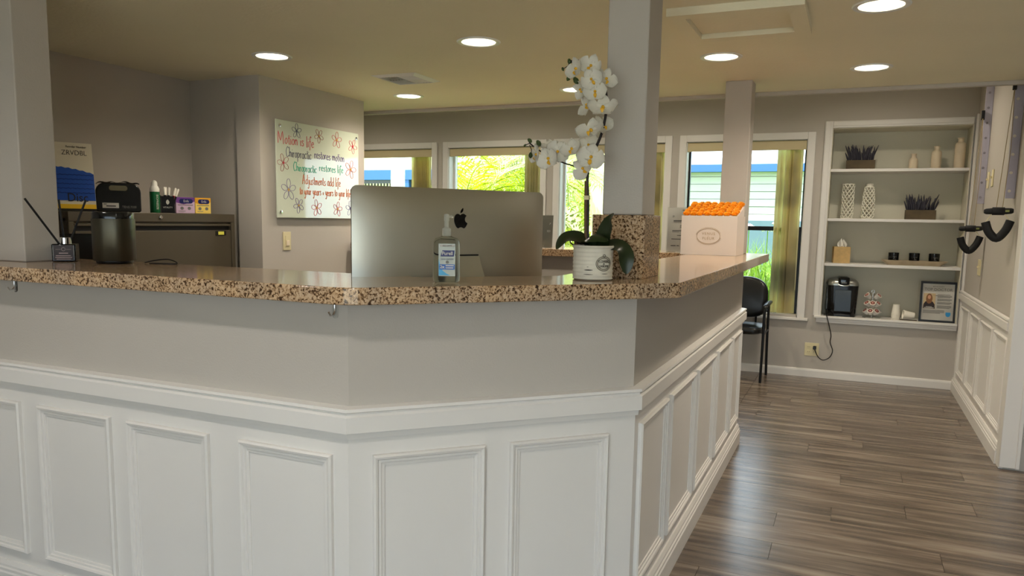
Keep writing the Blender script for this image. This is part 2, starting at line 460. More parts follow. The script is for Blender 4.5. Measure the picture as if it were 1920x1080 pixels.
# chair rail, panel and base profiles
RAIL = [(0, .736), (.010, .736), (.012, .751), (.022, .754), (.022, .796), (.014, .802), (.014, .806), (.021, .810), (.019, .818), (0, .821)]
BASE = [(0, 0), (.022, 0), (.022, .072), (.018, .077), (.018, .086), (.013, .090), (.013, .098), (.006, .112), (0, .112)]
def panel_frame(s0, s1, z0, z1, O, u, n):
    # picture-frame moulding; O origin on the wall, u along it, n outward
    prof = [(0, 0), (0, .011), (.005, .016), (.011, .014), (.014, .009), (.021, .009), (.023, .005), (.031, .004), (.032, 0)]
    mb = MB(); vs = []
    for ins, d in prof:
        for s, z in ((s0 + ins, z0 + ins), (s1 - ins, z0 + ins), (s1 - ins, z1 - ins), (s0 + ins, z1 - ins)):
            vs.append((O[0] + u[0] * s + n[0] * d, O[1] + u[1] * s + n[1] * d, z))
    fs = [(k * 4 + i, k * 4 + (i + 1) % 4, (k + 1) * 4 + (i + 1) % 4, (k + 1) * 4 + i) for k in range(len(prof) - 1) for i in range(4)]
    return mb.add(vs, fs)
wx = .832
MB().box(wx, .84, 4.93, YF, 0, .74).build('wainscot_board', M['white'], wr)
sweep(RAIL, (wx, 4.94), (wx, YF), (-1, 0), (-1, 0)).build('chair_rail', M['white'], wr)
sweep(BASE, (wx, 4.93), (wx, YF), (-1, 0), (-1, 0)).build('baseboard_right', M['white'], wr)
for a, b in ((4.955, 5.385), (5.45, 5.925), (5.98, 6.41), (6.495, 6.93)):
    panel_frame(a, b, .17, .705, (wx, 0), (0, 1), (-1, 0)).build('panel_moulding', M['white'], wr)
MB().box(.818, .84, 4.84, 4.935, 0, 2.13).build('corner_casing', M['white'], wr, .003)
MB().box(.822, .84, YF - .055, YF, .112, 2.2).build('corner_casing', M['white'], wr, .003)
dr = bpy.data.objects.new('door_1', None); COL.objects.link(dr); dr.location = (.818, 4.84, 0); struct(dr, 'white painted door and casing at the right edge')
MB().box(0, .085, -.018, 0, .012, 2.13).build('door_casing', M['white'], dr, .003)
MB().box(.075, .095, -.028, 0, .012, 2.13).build('casing_bead', M['white'], dr, .003)
MB().box(.1, .90, .03, .07, .012, 2.05).build('door_leaf', M['white'], dr, .003)
for z0, z1 in ((.22, .95), (1.1, 1.9)):
    panel_frame(.22, .78, z0, z1, (0, .03), (1, 0), (0, -1)).build('panel_moulding', M['white'], dr)
hd = MB().tube([(.84, .03, 1.0), (.84, -.02, 1.0)], .012, 10).tube([(.84, -.02, 1.0), (.73, -.025, 1.0)], .009, 10).build('door_handle', M['chrome'], dr, smooth=50)

# ---- other walls
wn = MB().box(-3.404, -3.226, 3.594, 4.648, Z0, ZC + .05).box(-3.95, -3.404, 3.625, 3.78, Z0, ZC + .05)
struct(wn.build('wall_inner', M['wall']), 'grey wall that carries the glass whiteboard')
struct(box('wall_left', M['wall'], -3.95, -3.80, 1.60, 3.625, Z0, ZC + .05), 'grey wall behind the filing cabinet')
struct(MB().box(-6.35, -6.2, 3.6, 7.28, Z0, 2.75).box(-6.35, -3.95, 3.625, 3.78, Z0, 2.75).build('wall_far_left', M['wall']))
struct(MB().box(-3.15, -3.0, YB, 1.6, Z0, 2.75).box(-3.95, -3.0, 1.6, 1.62, Z0, 2.75).build('wall_front_left', M['wall']))
struct(box('wall_front_right', M['wall'], 3.2, 3.35, YB, 4.84, Z0, 2.75))
wb = MB().box(-3.15, -1.3, YB - .12, YB, Z0, 2.75).box(2.6, 3.35, YB - .12, YB, Z0, 2.75).box(-1.3, 2.6, YB - .12, YB, 2.1, 2.75)
struct(wb.build('wall_back', M['wall']), 'wall behind the viewer with an added glazed opening')
we = bpy.data.objects.new('window_5', None); COL.objects.link(we); we.location = (0, YB - .06, 0); struct(we, 'glazed front added behind the viewer to let in daylight')  # guessed glazing, added out of view to bring cool daylight onto the counter
for xx in (-1.3, 0, 1.3, 2.55): MB().box(xx, xx + .05, -.03, .03, 0, 2.1).build('mullion', M['blackmetal'], we)
MB().box(-1.3, 2.6, -.03, .03, 0, .05).build('transom', M['blackmetal'], we)
for xx in (-1.25, .05, 1.35): MB().box(xx, xx + 1.24, -.004, .004, .05, 2.1).build('pane', M['glass'], we)

# ---- ceilings
LIGHTS = [(-2.79, 3.21), (-1.64, 3.28), (-2.79, 4.54), (-1.64, 4.64), (.04, 3.25), (-.65, 3.965), (.03, 4.47)]
FRONT_ADDED = [(-2.2, .72), (-.75, .72), (.75, .72), (2.2, .72), (-2.2, -1.1), (-.75, -1.1), (.75, -1.1), (2.2, -1.1), (2.2, 3.25)]  # unseen lamps added to light the counter, near row set by the overhang shadow
HOLE = .082
FAR = [(.1, 6.1), (-1.5, 6.1), (-3.1, 6.1), (-4.7, 6.1)]
ZF = 2.62
def holed_ceiling(name, x0, x1, y0, y1, z, lights):
    bm = bmesh.new()
    def ring(pts):
        vs = [bm.verts.new((x, y, z)) for x, y in pts]
        for i in range(len(vs)): bm.edges.new((vs[i], vs[(i + 1) % len(vs)]))
    ring([(x0, y0), (x1, y0), (x1, y1), (x0, y1)])
    for lx, ly in lights: ring([(lx + HOLE * math.cos(2 * PI * i / 28), ly + HOLE * math.sin(2 * PI * i / 28)) for i in range(28)])
    bmesh.ops.triangle_fill(bm, use_beauty=True, use_dissolve=False, edges=bm.edges[:])
    for f in bm.faces:
        if f.normal.z > 0: f.normal_flip()
    me = bpy.data.meshes.new(name); bm.to_mesh(me); bm.free(); me.materials.append(M['ceil'])
    ce = bpy.data.objects.new(name, me); COL.objects.link(ce); return struct(ce)
struct(holed_ceiling('ceiling', -6.3, 3.3, YB - .1, 5.12, ZC, LIGHTS + FRONT_ADDED), 'cream low ceiling with recessed downlights')
holed_ceiling('ceiling_far', -6.3, 1.02, 5.12, 7.2, ZF, FAR)
struct(box('ceiling_riser', M['ceil'], -6.3, 3.3, 5.10, 5.12, ZC, 2.75))
struct(box('trim_1', M['wall'], -6.2, 3.2, 5.09, 5.125, ZC - .024, ZC, None, .003), 'thin pale edge trim of the low ceiling')
struct(MB().box(-6.6, 3.6, YB - .8, 7.75, 2.75, 2.9).build('sun_block_roof', M['ceil']))  # unseen slab added above the ceilings to block sun and light leaks

def make_downlight(x, y, label, first=[None], W_=LAMP_W, z=ZC, col=LAMP_COL):
    if first[0] is None:
        t = thing('downlight', label, 'ceiling light', (x, y, z), 0, 'recessed ceiling downlights')
        MB().lathe([(.080, .0), (.080, -.004), (.098, -.006), (.102, -.002), (.102, 0)], 32).build('trim_ring', M['vinylwhite'], t, smooth=40)
        prof = [(.081, -.002), (.079, .05), (.062, .11), (.060, .112)]
        rb = MB(); n = 28
        vs = []
        for i in range(n):
            a = 2 * PI * i / n
            vs += [(r * math.cos(a), r * math.sin(a), z) for r, z in prof]
        rb.add(vs, [(i * 4 + kk, ((i + 1) % n) * 4 + kk, ((i + 1) % n) * 4 + kk + 1, i * 4 + kk + 1) for i in range(n) for kk in range(3)])
        rb.build('reflector', mat('bright reflector', (240, 238, 230), .25, metal=.6), t)
        MB().lathe([(.001, .100), (.04, .098), (.058, .106), (.062, .112), (.001, .113)], 24).build('lamp', mat('glowing lamp', (255, 244, 224), .5, emit=14), t, smooth=60)
        first[0] = t
    else:
        t = dup(first[0], (x, y, z), None, label)
    l = bpy.data.lights.new('lamp_beam', 'SPOT'); l.energy = W_; l.color = col; l.spot_size = 2.75; l.spot_blend = 1.0; l.shadow_soft_size = .06
    lo = bpy.data.objects.new('lamp_beam', l); COL.objects.link(lo); lo.location = (x, y, z - .012)
    return t
dl = ['lit downlight over the office, nearest the whiteboard wall', 'lit downlight right above the computer', 'small lit downlight below the air vent', 'lit downlight half hidden by the orchid',
      'large lit downlight at the top right beside the hatch', 'lit downlight in front of the thin column', 'lit downlight nearest the shelf niche']
for i, ((x, y), s) in enumerate(zip(LIGHTS, dl)): make_downlight(x, y, s, W_=LAMP_W * (.55 if i == 5 else 1.0))
for x, y in FAR: make_downlight(x, y, 'lit downlight in the higher ceiling by the windows', W_=LAMP_W * 1.45, z=ZF)
for x, y in FRONT_ADDED: make_downlight(x, y, 'added downlight out of view, lighting the counter front', W_=LAMP_W * (.76 if y > 0 else .42), col=(1.0, .95, .89))

# ---- ceiling vent and hatch
t = thing('air_vent', 'square louvred air vent in the office ceiling', 'air vent', (-2.46, 3.975, ZC), 0)
MB().add(*(lambda o, i: ([(-o, -o, -.001), (o, -o, -.001), (o, o, -.001), (-o, o, -.001), (-i, -i, -.012), (i, -i, -.012), (i, i, -.012), (-i, i, -.012), (-i, -i, -.001), (i, -i, -.001), (i, i, -.001), (-i, i, -.001)],
    [(0, 1, 5, 4), (1, 2, 6, 5), (2, 3, 7, 6), (3, 0, 4, 7), (4, 5, 9, 8), (5, 6, 10, 9), (6, 7, 11, 10), (7, 4, 8, 11)]))(.15, .118)).build('vent_frame', M['vinylwhite'], t)
MB().box(-.118, .118, -.118, .118, -.002, -.001).build('vent_back', M['cabdark'], t)
sm = MB().box(-.055, .055, -.0045, .0045, -.001, .001)
sl_ = sm.mesh('louvre'); sl_.materials.append(M['vinylwhite'])
for q, (cx, cy, rz) in enumerate(((-.058, .058, 0), (.058, .058, PI / 2), (.058, -.058, 0), (-.058, -.058, PI / 2))):
    for j in range(6):
        o = bpy.data.objects.new('louvre', sl_); COL.objects.link(o); o.parent = t
        dd = -.048 + j * .0192
        o.matrix_local = T(cx, cy, -.008) @ RZ(rz) @ T(0, dd, 0) @ RX(.75 if q in (0, 3) else -.75)
t = thing('ceiling_hatch', 'rectangular access hatch with raised frame in the ceiling', 'ceiling hatch', (-.462, 3.265, ZC), 0)
def hatch_frame(w, d, fw, h):
    mb = MB(); o = [(-w, -d), (w, -d), (w, d), (-w, d)]; i = [(-w + fw, -d + fw), (w - fw, -d + fw), (w - fw, d - fw), (-w + fw, d - fw)]
    vs = [(x, y, 0) for x, y in o] + [(x, y, -h) for x, y in o] + [(x, y, -h) for x, y in i] + [(x, y, 0) for x, y in i]
    fs = [(k * 4 + a, k * 4 + (a + 1) % 4, (k + 1) * 4 + (a + 1) % 4, (k + 1) * 4 + a) for k in range(3) for a in range(4)]
    return mb.add(vs, fs)
hatch_frame(.25, .235, .062, .030).build('hatch_frame', M['ceil'], t)
MB().box(-.186, .186, -.171, .171, -.010, -.002).build('hatch_panel', M['ceil'], t)

# ================================================================== RECEPTION COUNTER
A0, Lc, Rc, Ec = (-3.0, 1.629), (-1.184, 1.629), (-.578, 2.235), (-.578, 4.705)
q2 = math.sqrt(.5)
nL, nD, nR = (0, -1), (q2, -q2), (1, 0)
def mitre(a, b):
    k = 1 + a[0] * b[0] + a[1] * b[1]
    return ((a[0] + b[0]) / k, (a[1] + b[1]) / k)
mL, mR = mitre(nL, nD), mitre(nD, nR)
SEG = [(A0, Lc, nL, mL), (Lc, Rc, mL, mR), (Rc, Ec, mR, nR)]
ct = thing('reception_counter', 'angled reception counter with white panelled wainscot and grey upper wall', 'reception counter', (0, 0, 0))
for A, B, a, b in SEG:
    sweep([(-.15, 0), (0, 0), (0, 1.0975), (-.15, 1.0975)], A, B, a, b).build('knee_wall', M['wall'], ct)
    sweep([(0, 0), (.009, 0), (.009, .745), (0, .745)], A, B, a, b).build('wainscot_board', M['white'], ct)
    sweep([(d + .009 if d else 0, z) for d, z in RAIL], A, B, a, b).build('chair_rail', M['white'], ct)
    sweep([(d + .009 if d else 0, z) for d, z in BASE], A, B, a, b).build('baseboard', M['white'], ct)
for a, b in ((-2.83, -2.496), (-2.404, -2.069), (-1.994, -1.665), (-1.548, -1.229)):
    panel_frame(a, b, .158, .686, (0, Lc[1] - .009), (1, 0), nL).build('panel_moulding', M['white'], ct)
for a, b in ((.061, .377), (.453, .768)):
    panel_frame(a, b, .158, .686, (Lc[0] + .009 * q2, Lc[1] - .009 * q2), (q2, q2), nD).build('panel_moulding', M['white'], ct)
for a, b in ((2.275, 2.662), (2.715, 3.185), (3.24, 3.70), (3.77, 4.225), (4.27, 4.62)):
    panel_frame(a, b, .166, .698, (Rc[0] + .009, 0), (0, 1), nR).build('panel_moulding', M['white'], ct)

def rounded_poly(pts, rad, n=6):
    out = []; k = len(pts)
    for i in range(k):
        p = Vector(pts[i]); a = Vector(pts[i - 1]) - p; b = Vector(pts[(i + 1) % k]) - p; r = rad[i]
        if r <= 0: out.append(tuple(p)); continue
        a.normalize(); b.normalize(); half = a.angle(b) / 2; d = r / math.tan(half)
        c = p + (a + b).normalized() * (r / math.sin(half)); s = p + a * d; e = p + b * d
        v0 = s - c; v1 = e - c; ang = v0.angle_signed(v1)
        for j in range(n + 1):
            t = -ang * j / n
            out.append((c.x + v0.x * math.cos(t) - v0.y * math.sin(t), c.y + v0.x * math.sin(t) + v0.y * math.cos(t)))
    return out
GZ0, GZ1 = 1.098, 1.142
slab = rounded_poly([(-3.0, 1.549), (-1.131, 1.549), (-.449, 2.231), (-.449, 4.80), (-.85, 4.80), (-.85, 2.28), (-1.155, 1.975), (-3.0, 1.975)], [0, .10, .045, .01, 0, 0, 0, 0])
g = MB().prism(slab, GZ0, GZ1).build('granite_countertop', M['granite'], None, .003)
tag(g, 'long polished speckled granite top of the reception counter', 'countertop')
g = MB().box(-.749, -.581, 2.308, 2.512, GZ1, 1.337).build('granite_block', M['granite'], None, .002)
tag(g, 'square speckled granite block wrapped around the foot of the big column', 'granite block')
# far return of the counter
t = thing('back_counter', 'lower wall of the back counter behind the granite ledge', 'counter', (0, 0, 0))
MB().box(-3.2, -.74, 4.55, 4.70, 0, GZ0).build('knee_wall', M['wall'], t)
MB().box(-3.2, -.74, 4.70, 4.712, 0, .11).build('baseboard', M['white'], t)
g = MB().box(-3.2, -.853, 4.44, 4.84, GZ0, GZ1).build('granite_ledge', M['granite'], None, .003)
tag(g, 'speckled granite ledge at the back of the office', 'ledge')
# columns
def column(name, x0, x1, y0, y1, z0, label):
    o = MB().box(x0, x1, y0, y1, z0, ZC).build(name, M['wall'], None, .004); tag(o, label, 'column'); return o
column('square_column', -.726, -.598, 2.335, 2.497, 1.337, 'big grey square column standing in the granite block')
column('square_column', -.727, -.578, 4.64, 4.79, GZ1, 'thin grey column behind the orange flower box')
column('square_column', -3.0, -2.604, 1.735, 1.867, GZ1, 'grey column at the left edge of the counter')
# adhesive hooks under the slab
def hook(x, y, rz, label):
    t = thing('adhesive_hook', label, 'hook', (x, y, 1.052), rz, 'adhesive hooks under the counter edge')
    MB().prism(rrect(.018, .044, .0085), 0, .002, RX(PI / 2) @ T(0, .022, 0)).build('backing', M['clearplastic'], t)
    MB().tube([(0, -.004, .04), (0, -.004, .018), (0, -.009, .010), (-.002, -.018, .008), (-.004, -.024, .018)], .0028, 8).build('hook_wire', M['chrome'], t, smooth=50)
M['clearplastic'] = clear_mat('clear plastic', (.97, .975, .97), 1.25, .08)
hook(-1.222, 1.6285, 0, 'small chrome adhesive hook under the counter corner')
hook(-2.50, 1.6285, 0, 'small clear adhesive hook under the left end of the counter')

# ---- desk behind the counter
ds = thing('office_desk', 'office desk hidden behind the reception counter', 'desk', (-1.55, 2.62, 0), math.radians(45))
MB().box(-.7, .7, -.38, .30, .862, .890).build('desk_top', mat('grey laminate', (150, 142, 130), .5), ds, .004)
for xx in (-.66, .62): MB().box(xx, xx + .04, -.33, .27, 0, .862).build('side_panel', M['cabinet'], ds)
MB().box(-.62, .62, .2, .22, .4, .862).build('modesty_panel', M['cabinet'], ds)

# ---- computer
ux, uy = .5564, .8309
im = thing('desktop_computer', 'silver all in one computer seen from behind, black fruit emblem', 'computer', ((-1.33 - .955) / 2, (1.85 + 2.41) / 2, .8905), math.atan2(uy, ux))
HW, HH, ZCEN, BUL = .336, .230, .2875, .034
def bulge(x, z): return -BUL * (1 - (x / HW) ** 4) * (1 - (z / HH) ** 4)
mb = MB(); n = 128; rings = []
out = []
for cx, cz, a in ((HW - .02, HH - .02, 0), (-HW + .02, HH - .02, PI / 2), (-HW + .02, -HH + .02, PI), (HW - .02, -HH + .02, 1.5 * PI)):
    for i in range(9): out.append((cx + .02 * math.cos(a + PI / 2 * i / 8), cz + .02 * math.sin(a + PI / 2 * i / 8)))
dense = []
for i in range(len(out)):
    p, q = out[i], out[(i + 1) % len(out)]
    d = math.hypot(q[0] - p[0], q[1] - p[1]); m_ = max(1, int(d / .03))
    dense += [(p[0] + (q[0] - p[0]) * j / m_, p[1] + (q[1] - p[1]) * j / m_) for j in range(m_)]
RS = [1, .97, .93, .88, .8, .7, .6, .45, .3, .15, .02]
rings = [[(x, .006, z + ZCEN) for x, z in dense]] + [[(x * s, bulge(x * s, z * s), z * s + ZCEN) for x, z in dense] for s in RS]
loft(mb, rings).build('housing', M['alu'], im, smooth=40)
MB().prism([(x * .985, z * .985) for x, z in dense], -.009, -.007, T(0, 0, ZCEN) @ RX(PI / 2)).build('screen', M['blackgloss'], im)
# emblem: bitten apple outline
ap = [(0, .36), (.12, .44), (.28, .45), (.42, .36), (.46, .32), (.36, .20), (.33, .04), (.38, -.10), (.50, -.19), (.44, -.32), (.34, -.46), (.22, -.53), (.10, -.48), (0, -.46), (-.11, -.48), (-.22, -.53), (-.34, -.45), (-.44, -.28), (-.50, -.05), (-.48, .18), (-.38, .36), (-.24, .44), (-.1, .42)]
lf = [(.02, .50), (.05, .64), (.16, .78), (.26, .84), (.25, .70), (.17, .57), (.06, .50)]
em = MB(); S = .0455; ex, ez = .006, 1.311 - .8905 - ZCEN
for poly in (ap, lf):
    pts = catmull([(x, z, 0) for x, z in poly], 4, True)
    vs = []; m_ = len(pts)
    for p in pts:
        x, z = ex + p.x * S, ez + p.y * S; vs.append((x, bulge(x, z) - .0012, z + ZCEN))
    for p in pts:
        x, z = ex + p.x * S, ez + p.y * S; vs.append((x, bulge(x, z) + .001, z + ZCEN))
    em.add(vs, [tuple(range(m_))] + [(i, (i + 1) % m_, m_ + (i + 1) % m_, m_ + i) for i in range(m_)])
em.build('emblem', M['blackgloss'], im)['label'] = 'glossy black bitten fruit emblem'
sz = 1.203 - .8905
MB().box(-.056, .066, -.040, -.020, sz - .001, sz + .003).build('hinge_slot', M['black'], im)
st = MB()
def stand(u, v):
    # neck leaves the slot, swings back and flares into the foot
    z = sz * (1 - v); w = .062 + .03 * min(1, v * 1.6) ** 1.5
    return (.006 + (u - .5) * 2 * w, -.038 - .085 * math.sin(v * PI / 2), z + .002)
st.grid(stand, 2, 12); st.grid(lambda u, v: (stand(u, v)[0], stand(u, v)[1] + .008, stand(u, v)[2]), 2, 12)
st.box(-.086, .098, -.125, .08, 0, .008)
st.build('stand', M['alu'], im, smooth=50)

# ---- hand sanitizer
hs = thing('sanitizer_bottle', 'clear pump bottle of hand sanitizer with blue label', 'bottle', (-1.016, 1.850, GZ1 + .0005), .503)
mb = MB()
rings = []
for w, d, z in ((.062, .036, 0), (.072, .044, .004), (.074, .046, .015), (.073, .045, .100), (.071, .043, .112), (.060, .036, .120), (.032, .030, .124), (.026, .026, .126)):
    r = min(w, d) * .42
    rings.append([(x, y, z) for x, y in rrect(w, d, r)])
M['sanit'] = mat('clear sanitizer', (232, 240, 238), .03, trans=1, ior=1.2)
loft(mb, rings).build('bottle_body', M['sanit'], hs, smooth=50)
M['pump'] = mat('translucent white pump', (232, 234, 226), .3, trans=.8, ior=1.2)
pc = MB().lathe([(.011, .126), (.012, .127), (.012, .146), (.009, .148), (.006, .150), (.006, .166), (.0072, .168), (.0072, .183), (.006, .185), (.001, .186)], 20)
pc.tube([(.006, 0, .178), (.014, -.004, .179), (.016, -.006, .177)], .0032, 8)
pc.build('pump', M['pump'], hs, smooth=45)
yb = -.0231
M['navy'] = mat('navy print', (30, 36, 96), .4); M['blue'] = mat('bright blue print', (20, 88, 168), .4); M['sky'] = mat('light blue print', (70, 160, 205), .4)
lb = MB().box(-.021, .024, yb - .0012, yb, .018, .106).build('label', mat('clear film label', (214, 222, 214), .3, alpha=.45), hs)
y2 = yb - .0016
MB().vprism([(-.016, .0715), (.020, .0715), (.022, .088), (-.011, .088)], y2 - .0003, y2).build('brand_band', M['navy'], lb)
ztext('lettering', 'Purell', .0135, M['paper'], lb, T(.0025, y2 - .0007, .0795), .95, thin=.0003)
MB().box(-.017, .0215, y2 - .0003, y2, .098, .103).build('top_strip', M['paper'], lb)
ztext('lettering', 'KILLS GERMS', .0045, M['ink'], lb, T(.002, y2 - .0007, .1005), .95)
ztext('lettering', 'HAND SANITIZER', .0052, M['navy'], lb, T(.002, y2 - .0007, .064), .8)
MB().box(-.019, .0225, y2 - .0003, y2, .036, .050).build('blue_band', M['blue'], lb)
ztext('lettering', '2x', .012, M['paper'], lb, T(-.0115, y2 - .0007, .0432), 1, thin=.0004)
printed_lines('small_print', M['paper'], lb, [(-.002, .020, .0465, .003), (-.002, .019, .0405, .003)], y2 - .0004)
MB().vprism([(-.0205, .066), (-.0205, .020), (.012, .020), (.002, .024), (-.010, .033), (-.017, .048)], y2 - .00015, y2).build('blue_swoosh', M['sky'], lb)
MB().lathe([(.0035, 0), (.0045, .0004), (.0035, .0008)], 16, T(.0025, y2, .056) @ RX(PI / 2)).build('seal', M['inkgrey'], lb)

# ---- orchid
oc = thing('orchid_pot', 'white artificial orchid in a whitewashed round pot', 'potted plant', (-.708, 2.200, GZ1 + .0005))
pr = []
for i in range(27):
    z = .102 * i / 26; r = .0595 + .003 * math.sin(i * 2.1) * .35 + (.002 if i in (25, 26) else 0) - (.004 if i == 0 else 0)
    pr.append((r, z))
pr += [(.057, .102), (.0555, .085), (.001, .084)]
po = MB().lathe([(.001, 0)] + pr, 40).build('pot', M['pot'], oc, smooth=50)
MB().lathe([(.001, .084), (.0555, .0845), (.0555, .089), (.02, .094), (.001, .095)], 24).build('moss', M['soil'], oc, smooth=60)
# worn dark patches and an oval maker's medallion on the pot wall
def onpot(a, z, r=.0612): return (r * math.sin(a), -r * math.cos(a), z)
cam_a = math.atan2(.708, 2.2)
wd = MB()
for a0, a1, z, h in ((-.42, .0, .031, .0035), (-.45, .02, .018, .002), (-.3, -.2, .040, .0014), (.45, .8, .020, .0018)):
    wd.grid(lambda u, v: onpot(cam_a + a0 + (a1 - a0) * u, z + (v - .5) * h * math.sin(PI * (.08 + .84 * u))), 10, 1)
wd.build('worn_patch', M['potdark'], oc)
ma = cam_a + .55
md = MB()
for sx, sz_ in ((.40, .021), (.33, .0165)):
    md.tube([onpot(ma + sx * math.cos(t * PI / 16), .050 + sz_ * math.sin(t * PI / 16), .0625) for t in range(32)], .0011, 6, None, True)
md.tube([onpot(ma + .07 * math.cos(t * PI / 6), .073 + .004 * math.sin(t * PI / 6), .0625) for t in range(12)], .001, 5, None, True)
md.build('medallion', mat('grey washed relief', (120, 112, 96), .7), oc, smooth=60)
rotm = RZ(ma)
def pot_text(s, size, z, sx=1.0):
    o = ztext('lettering', s, size, M['potdark'], oc, Matrix.Identity(4), sx)
    for v in o.data.vertices:
        a = ma + v.co.x / .062; d = -v.co.y
        v.co = Vector(onpot(a, z + v.co.z, .0618 + d))
pot_text('FLOWERS', .0115, .056, .8); pot_text('-&-', .007, .0495, .9); pot_text('GARDEN', .0095, .0425, .8)
# strap leaves
def strap(pts, w, fold=.25):
    P = catmull(pts, 6); mb = MB(); k = len(P)
    def fn(u, v):
        i = min(int(u * (k - 1)), k - 2); f = u * (k - 1) - i; p = P[i].lerp(P[i + 1], f); t = (P[i + 1] - P[i]).normalized()
        side = t.cross(Vector((.2, -.5, 1))).normalized(); nn = side.cross(t)
        ww = w * max(.02, math.sin(PI * min(1, (.12 + .88 * u) ** .8))) ** .6
        s = (v - .5) * 2
        return tuple(p + side * s * ww + nn * fold * ww * (s * s))
    mb.grid(fn, 18, 6); mb.grid(lambda u, v: tuple(Vector(fn(u, v)) - Vector((0, 0, .0015))), 18, 6)
    return mb
strap([(0, 0, .092), (-.03, -.03, .118), (-.07, -.045, .122), (-.100, -.05, .090)], .033).build('leaf', M['orchidleaf'], oc, smooth=60)
strap([(-.01, .0, .092), (-.005, -.03, .126), (.03, -.035, .128), (.055, -.035, .118)], .026, -.2).build('leaf', M['orchidleaf'], oc, smooth=60)
strap([(.02, .01, .09), (.035, .0, .14), (.052, -.006, .178), (.064, -.012, .196)], .029, .15).build('leaf', M['orchidleaf'], oc, smooth=60)
strap([(.02, .01, .095), (.07, .02, .10), (.092, .028, .07), (.096, .03, .020)], .033, .2).build('leaf', M['orchidleaf'], oc, smooth=60)
def opx(px, py, dy=0.0):
    # a place on the plant, measured in the upright plane through the pot
    k = 1 + dy / 2.2
    X = (-.735 + (px - 1100) * .00172 - (330 - py) * .00005) * k; Z = 1.315 + (1.449 + (330 - py) * .00153 + (px - 1100) * .00003 - 1.315) * k
    return Vector((X + .708, dy, Z - GZ1))
stems = [
    ([opx(1101, 458), opx(1102, 380), opx(1101, 335), opx(1107, 300), opx(1128, 245, .01), opx(1135, 190, .01), opx(1125, 140, .0), opx(1100, 115, -.01), opx(1072, 112, -.02)], .0042, 'stemdark'),
    ([opx(1098, 458), opx(1098, 390), opx(1099, 340)], .0055, 'stem'),
    ([opx(1100, 335, .005), opx(1090, 318), opx(1072, 309), opx(1058, 304), opx(1030, 290), opx(1004, 272), opx(993, 262)], .0022, 'stemdark')]
for p, r, m_ in stems: MB().tube(catmull(p, 5), r, 8).build('stem', M[m_], oc, smooth=60)
tt = MB()
for px, py in ((1100, 372),): tt.box(-.0075, .0075, -.0075, .0075, -.006, .006, T(*opx(px, py)))
tt.build('stem_clip', M['ivory'], oc)
def petal_mesh(L, Wd, cup, name):
    mb = MB()
    def fn(u, v):
        w = Wd * (math.sin(PI * min(1, .06 + .94 * u)) ** .62) * (.55 + .45 * u if u < .5 else .78 + .22 * math.cos((u - .5) * 2.2)); s = (v - .5) * 2
        return (s * w, L * u, cup * (s * s * .5 + (u - .4) ** 2 * 1.2) + .0012 * math.sin(9 * s + 5 * u))
    mb.grid(fn, 8, 6); me = mb.mesh(name, 60); me.materials.append(M['petal']); return me
pet_big = petal_mesh(.031, .019, .006, 'petal'); pet_sep = petal_mesh(.030, .012, .005, 'petal')
lm = MB(); lm.lathe([(.001, -.001), (.0032, .002), (.0036, .005), (.0024, .008), (.001, .009)], 10); lm.grid(lambda u, v: ((v - .5) * .008 * math.sin(PI * (.1 + .8 * u)), -.004 - .012 * u, .006 + .006 * math.sin(u * 3)), 5, 4)
lip_me = lm.mesh('flower', 60); lip_me.materials.append(M['lip'])
def flower(loc, face, roll=0.0, s=1.0):
    f = bpy.data.objects.new('flower', lip_me); COL.objects.link(f); f.parent = oc
    qz = Vector(face).normalized().to_track_quat('Z', 'Y').to_matrix().to_4x4()
    f.matrix_local = T(*loc) @ qz @ RZ(roll) @ Matrix.Scale(s, 4)
    for ang, me, sc in ((PI / 2 * 1.05, pet_big, 1.05), (-PI / 2 * 1.05, pet_big, 1.05), (0, pet_sep, 1), (2.45, pet_sep, .95), (-2.45, pet_sep, .95)):
        p = bpy.data.objects.new('petal', me); COL.objects.link(p); p.parent = f
        p.matrix_local = T(0, 0, -.001 if me is pet_sep else .001) @ RZ(ang) @ RX(.25) @ Matrix.Scale(sc, 4)
FL = [(1083, 127, -.03, (-.5, -.8, .1), .2, 1.0), (1108, 124, -.02, (.1, -.9, .2), -.4, 1.0), (1108, 148, -.035, (.3, -.9, -.1), .6, .95), (1090, 165, -.01, (-.5, -.7, -.3), 1.0, .8),
      (1115, 172, -.03, (.2, -.9, .1), .1, 1.0), (1133, 150, .0, (.8, -.6, .2), -.3, .95), (1103, 196, -.01, (-.6, -.7, .1), .8, 1.0), (1129, 205, -.035, (.15, -.75, .6), .0, 1.25),
      (1109, 247, -.035, (-.15, -.75, .6), .1, 1.25), (1126, 238, .01, (.5, -.6, .5), .5, 1.0), (1108, 294, -.03, (.2, -.9, -.1), -.2, 1.2), (1094, 315, -.02, (-.2, -.9, -.2), .9, 1.0),
      (1074, 279, -.01, (-.2, -.8, .4), .2, 1.0), (1103, 272, .01, (.2, -.8, .2), 1.2, .95), (1030, 294, -.03, (-.1, -.9, -.1), .4, 1.05), (1046, 282, -.01, (.4, -.8, .1), -.6, 1.05), (1009, 286, -.02, (-.7, -.7, .1), .1, .95), (1032, 272, .0, (.0, -.6, .7), .3, .8)]
for px, py, dy, fc, ro, s in FL: flower(opx(px, py, dy), fc, ro, s * 1.2)
budm = MB().lathe([(.001, -.008), (.005, -.004), (.0062, .001), (.004, .007), (.001, .0095)], 10).mesh('bud', 60); budm.materials.append(M['bud'])
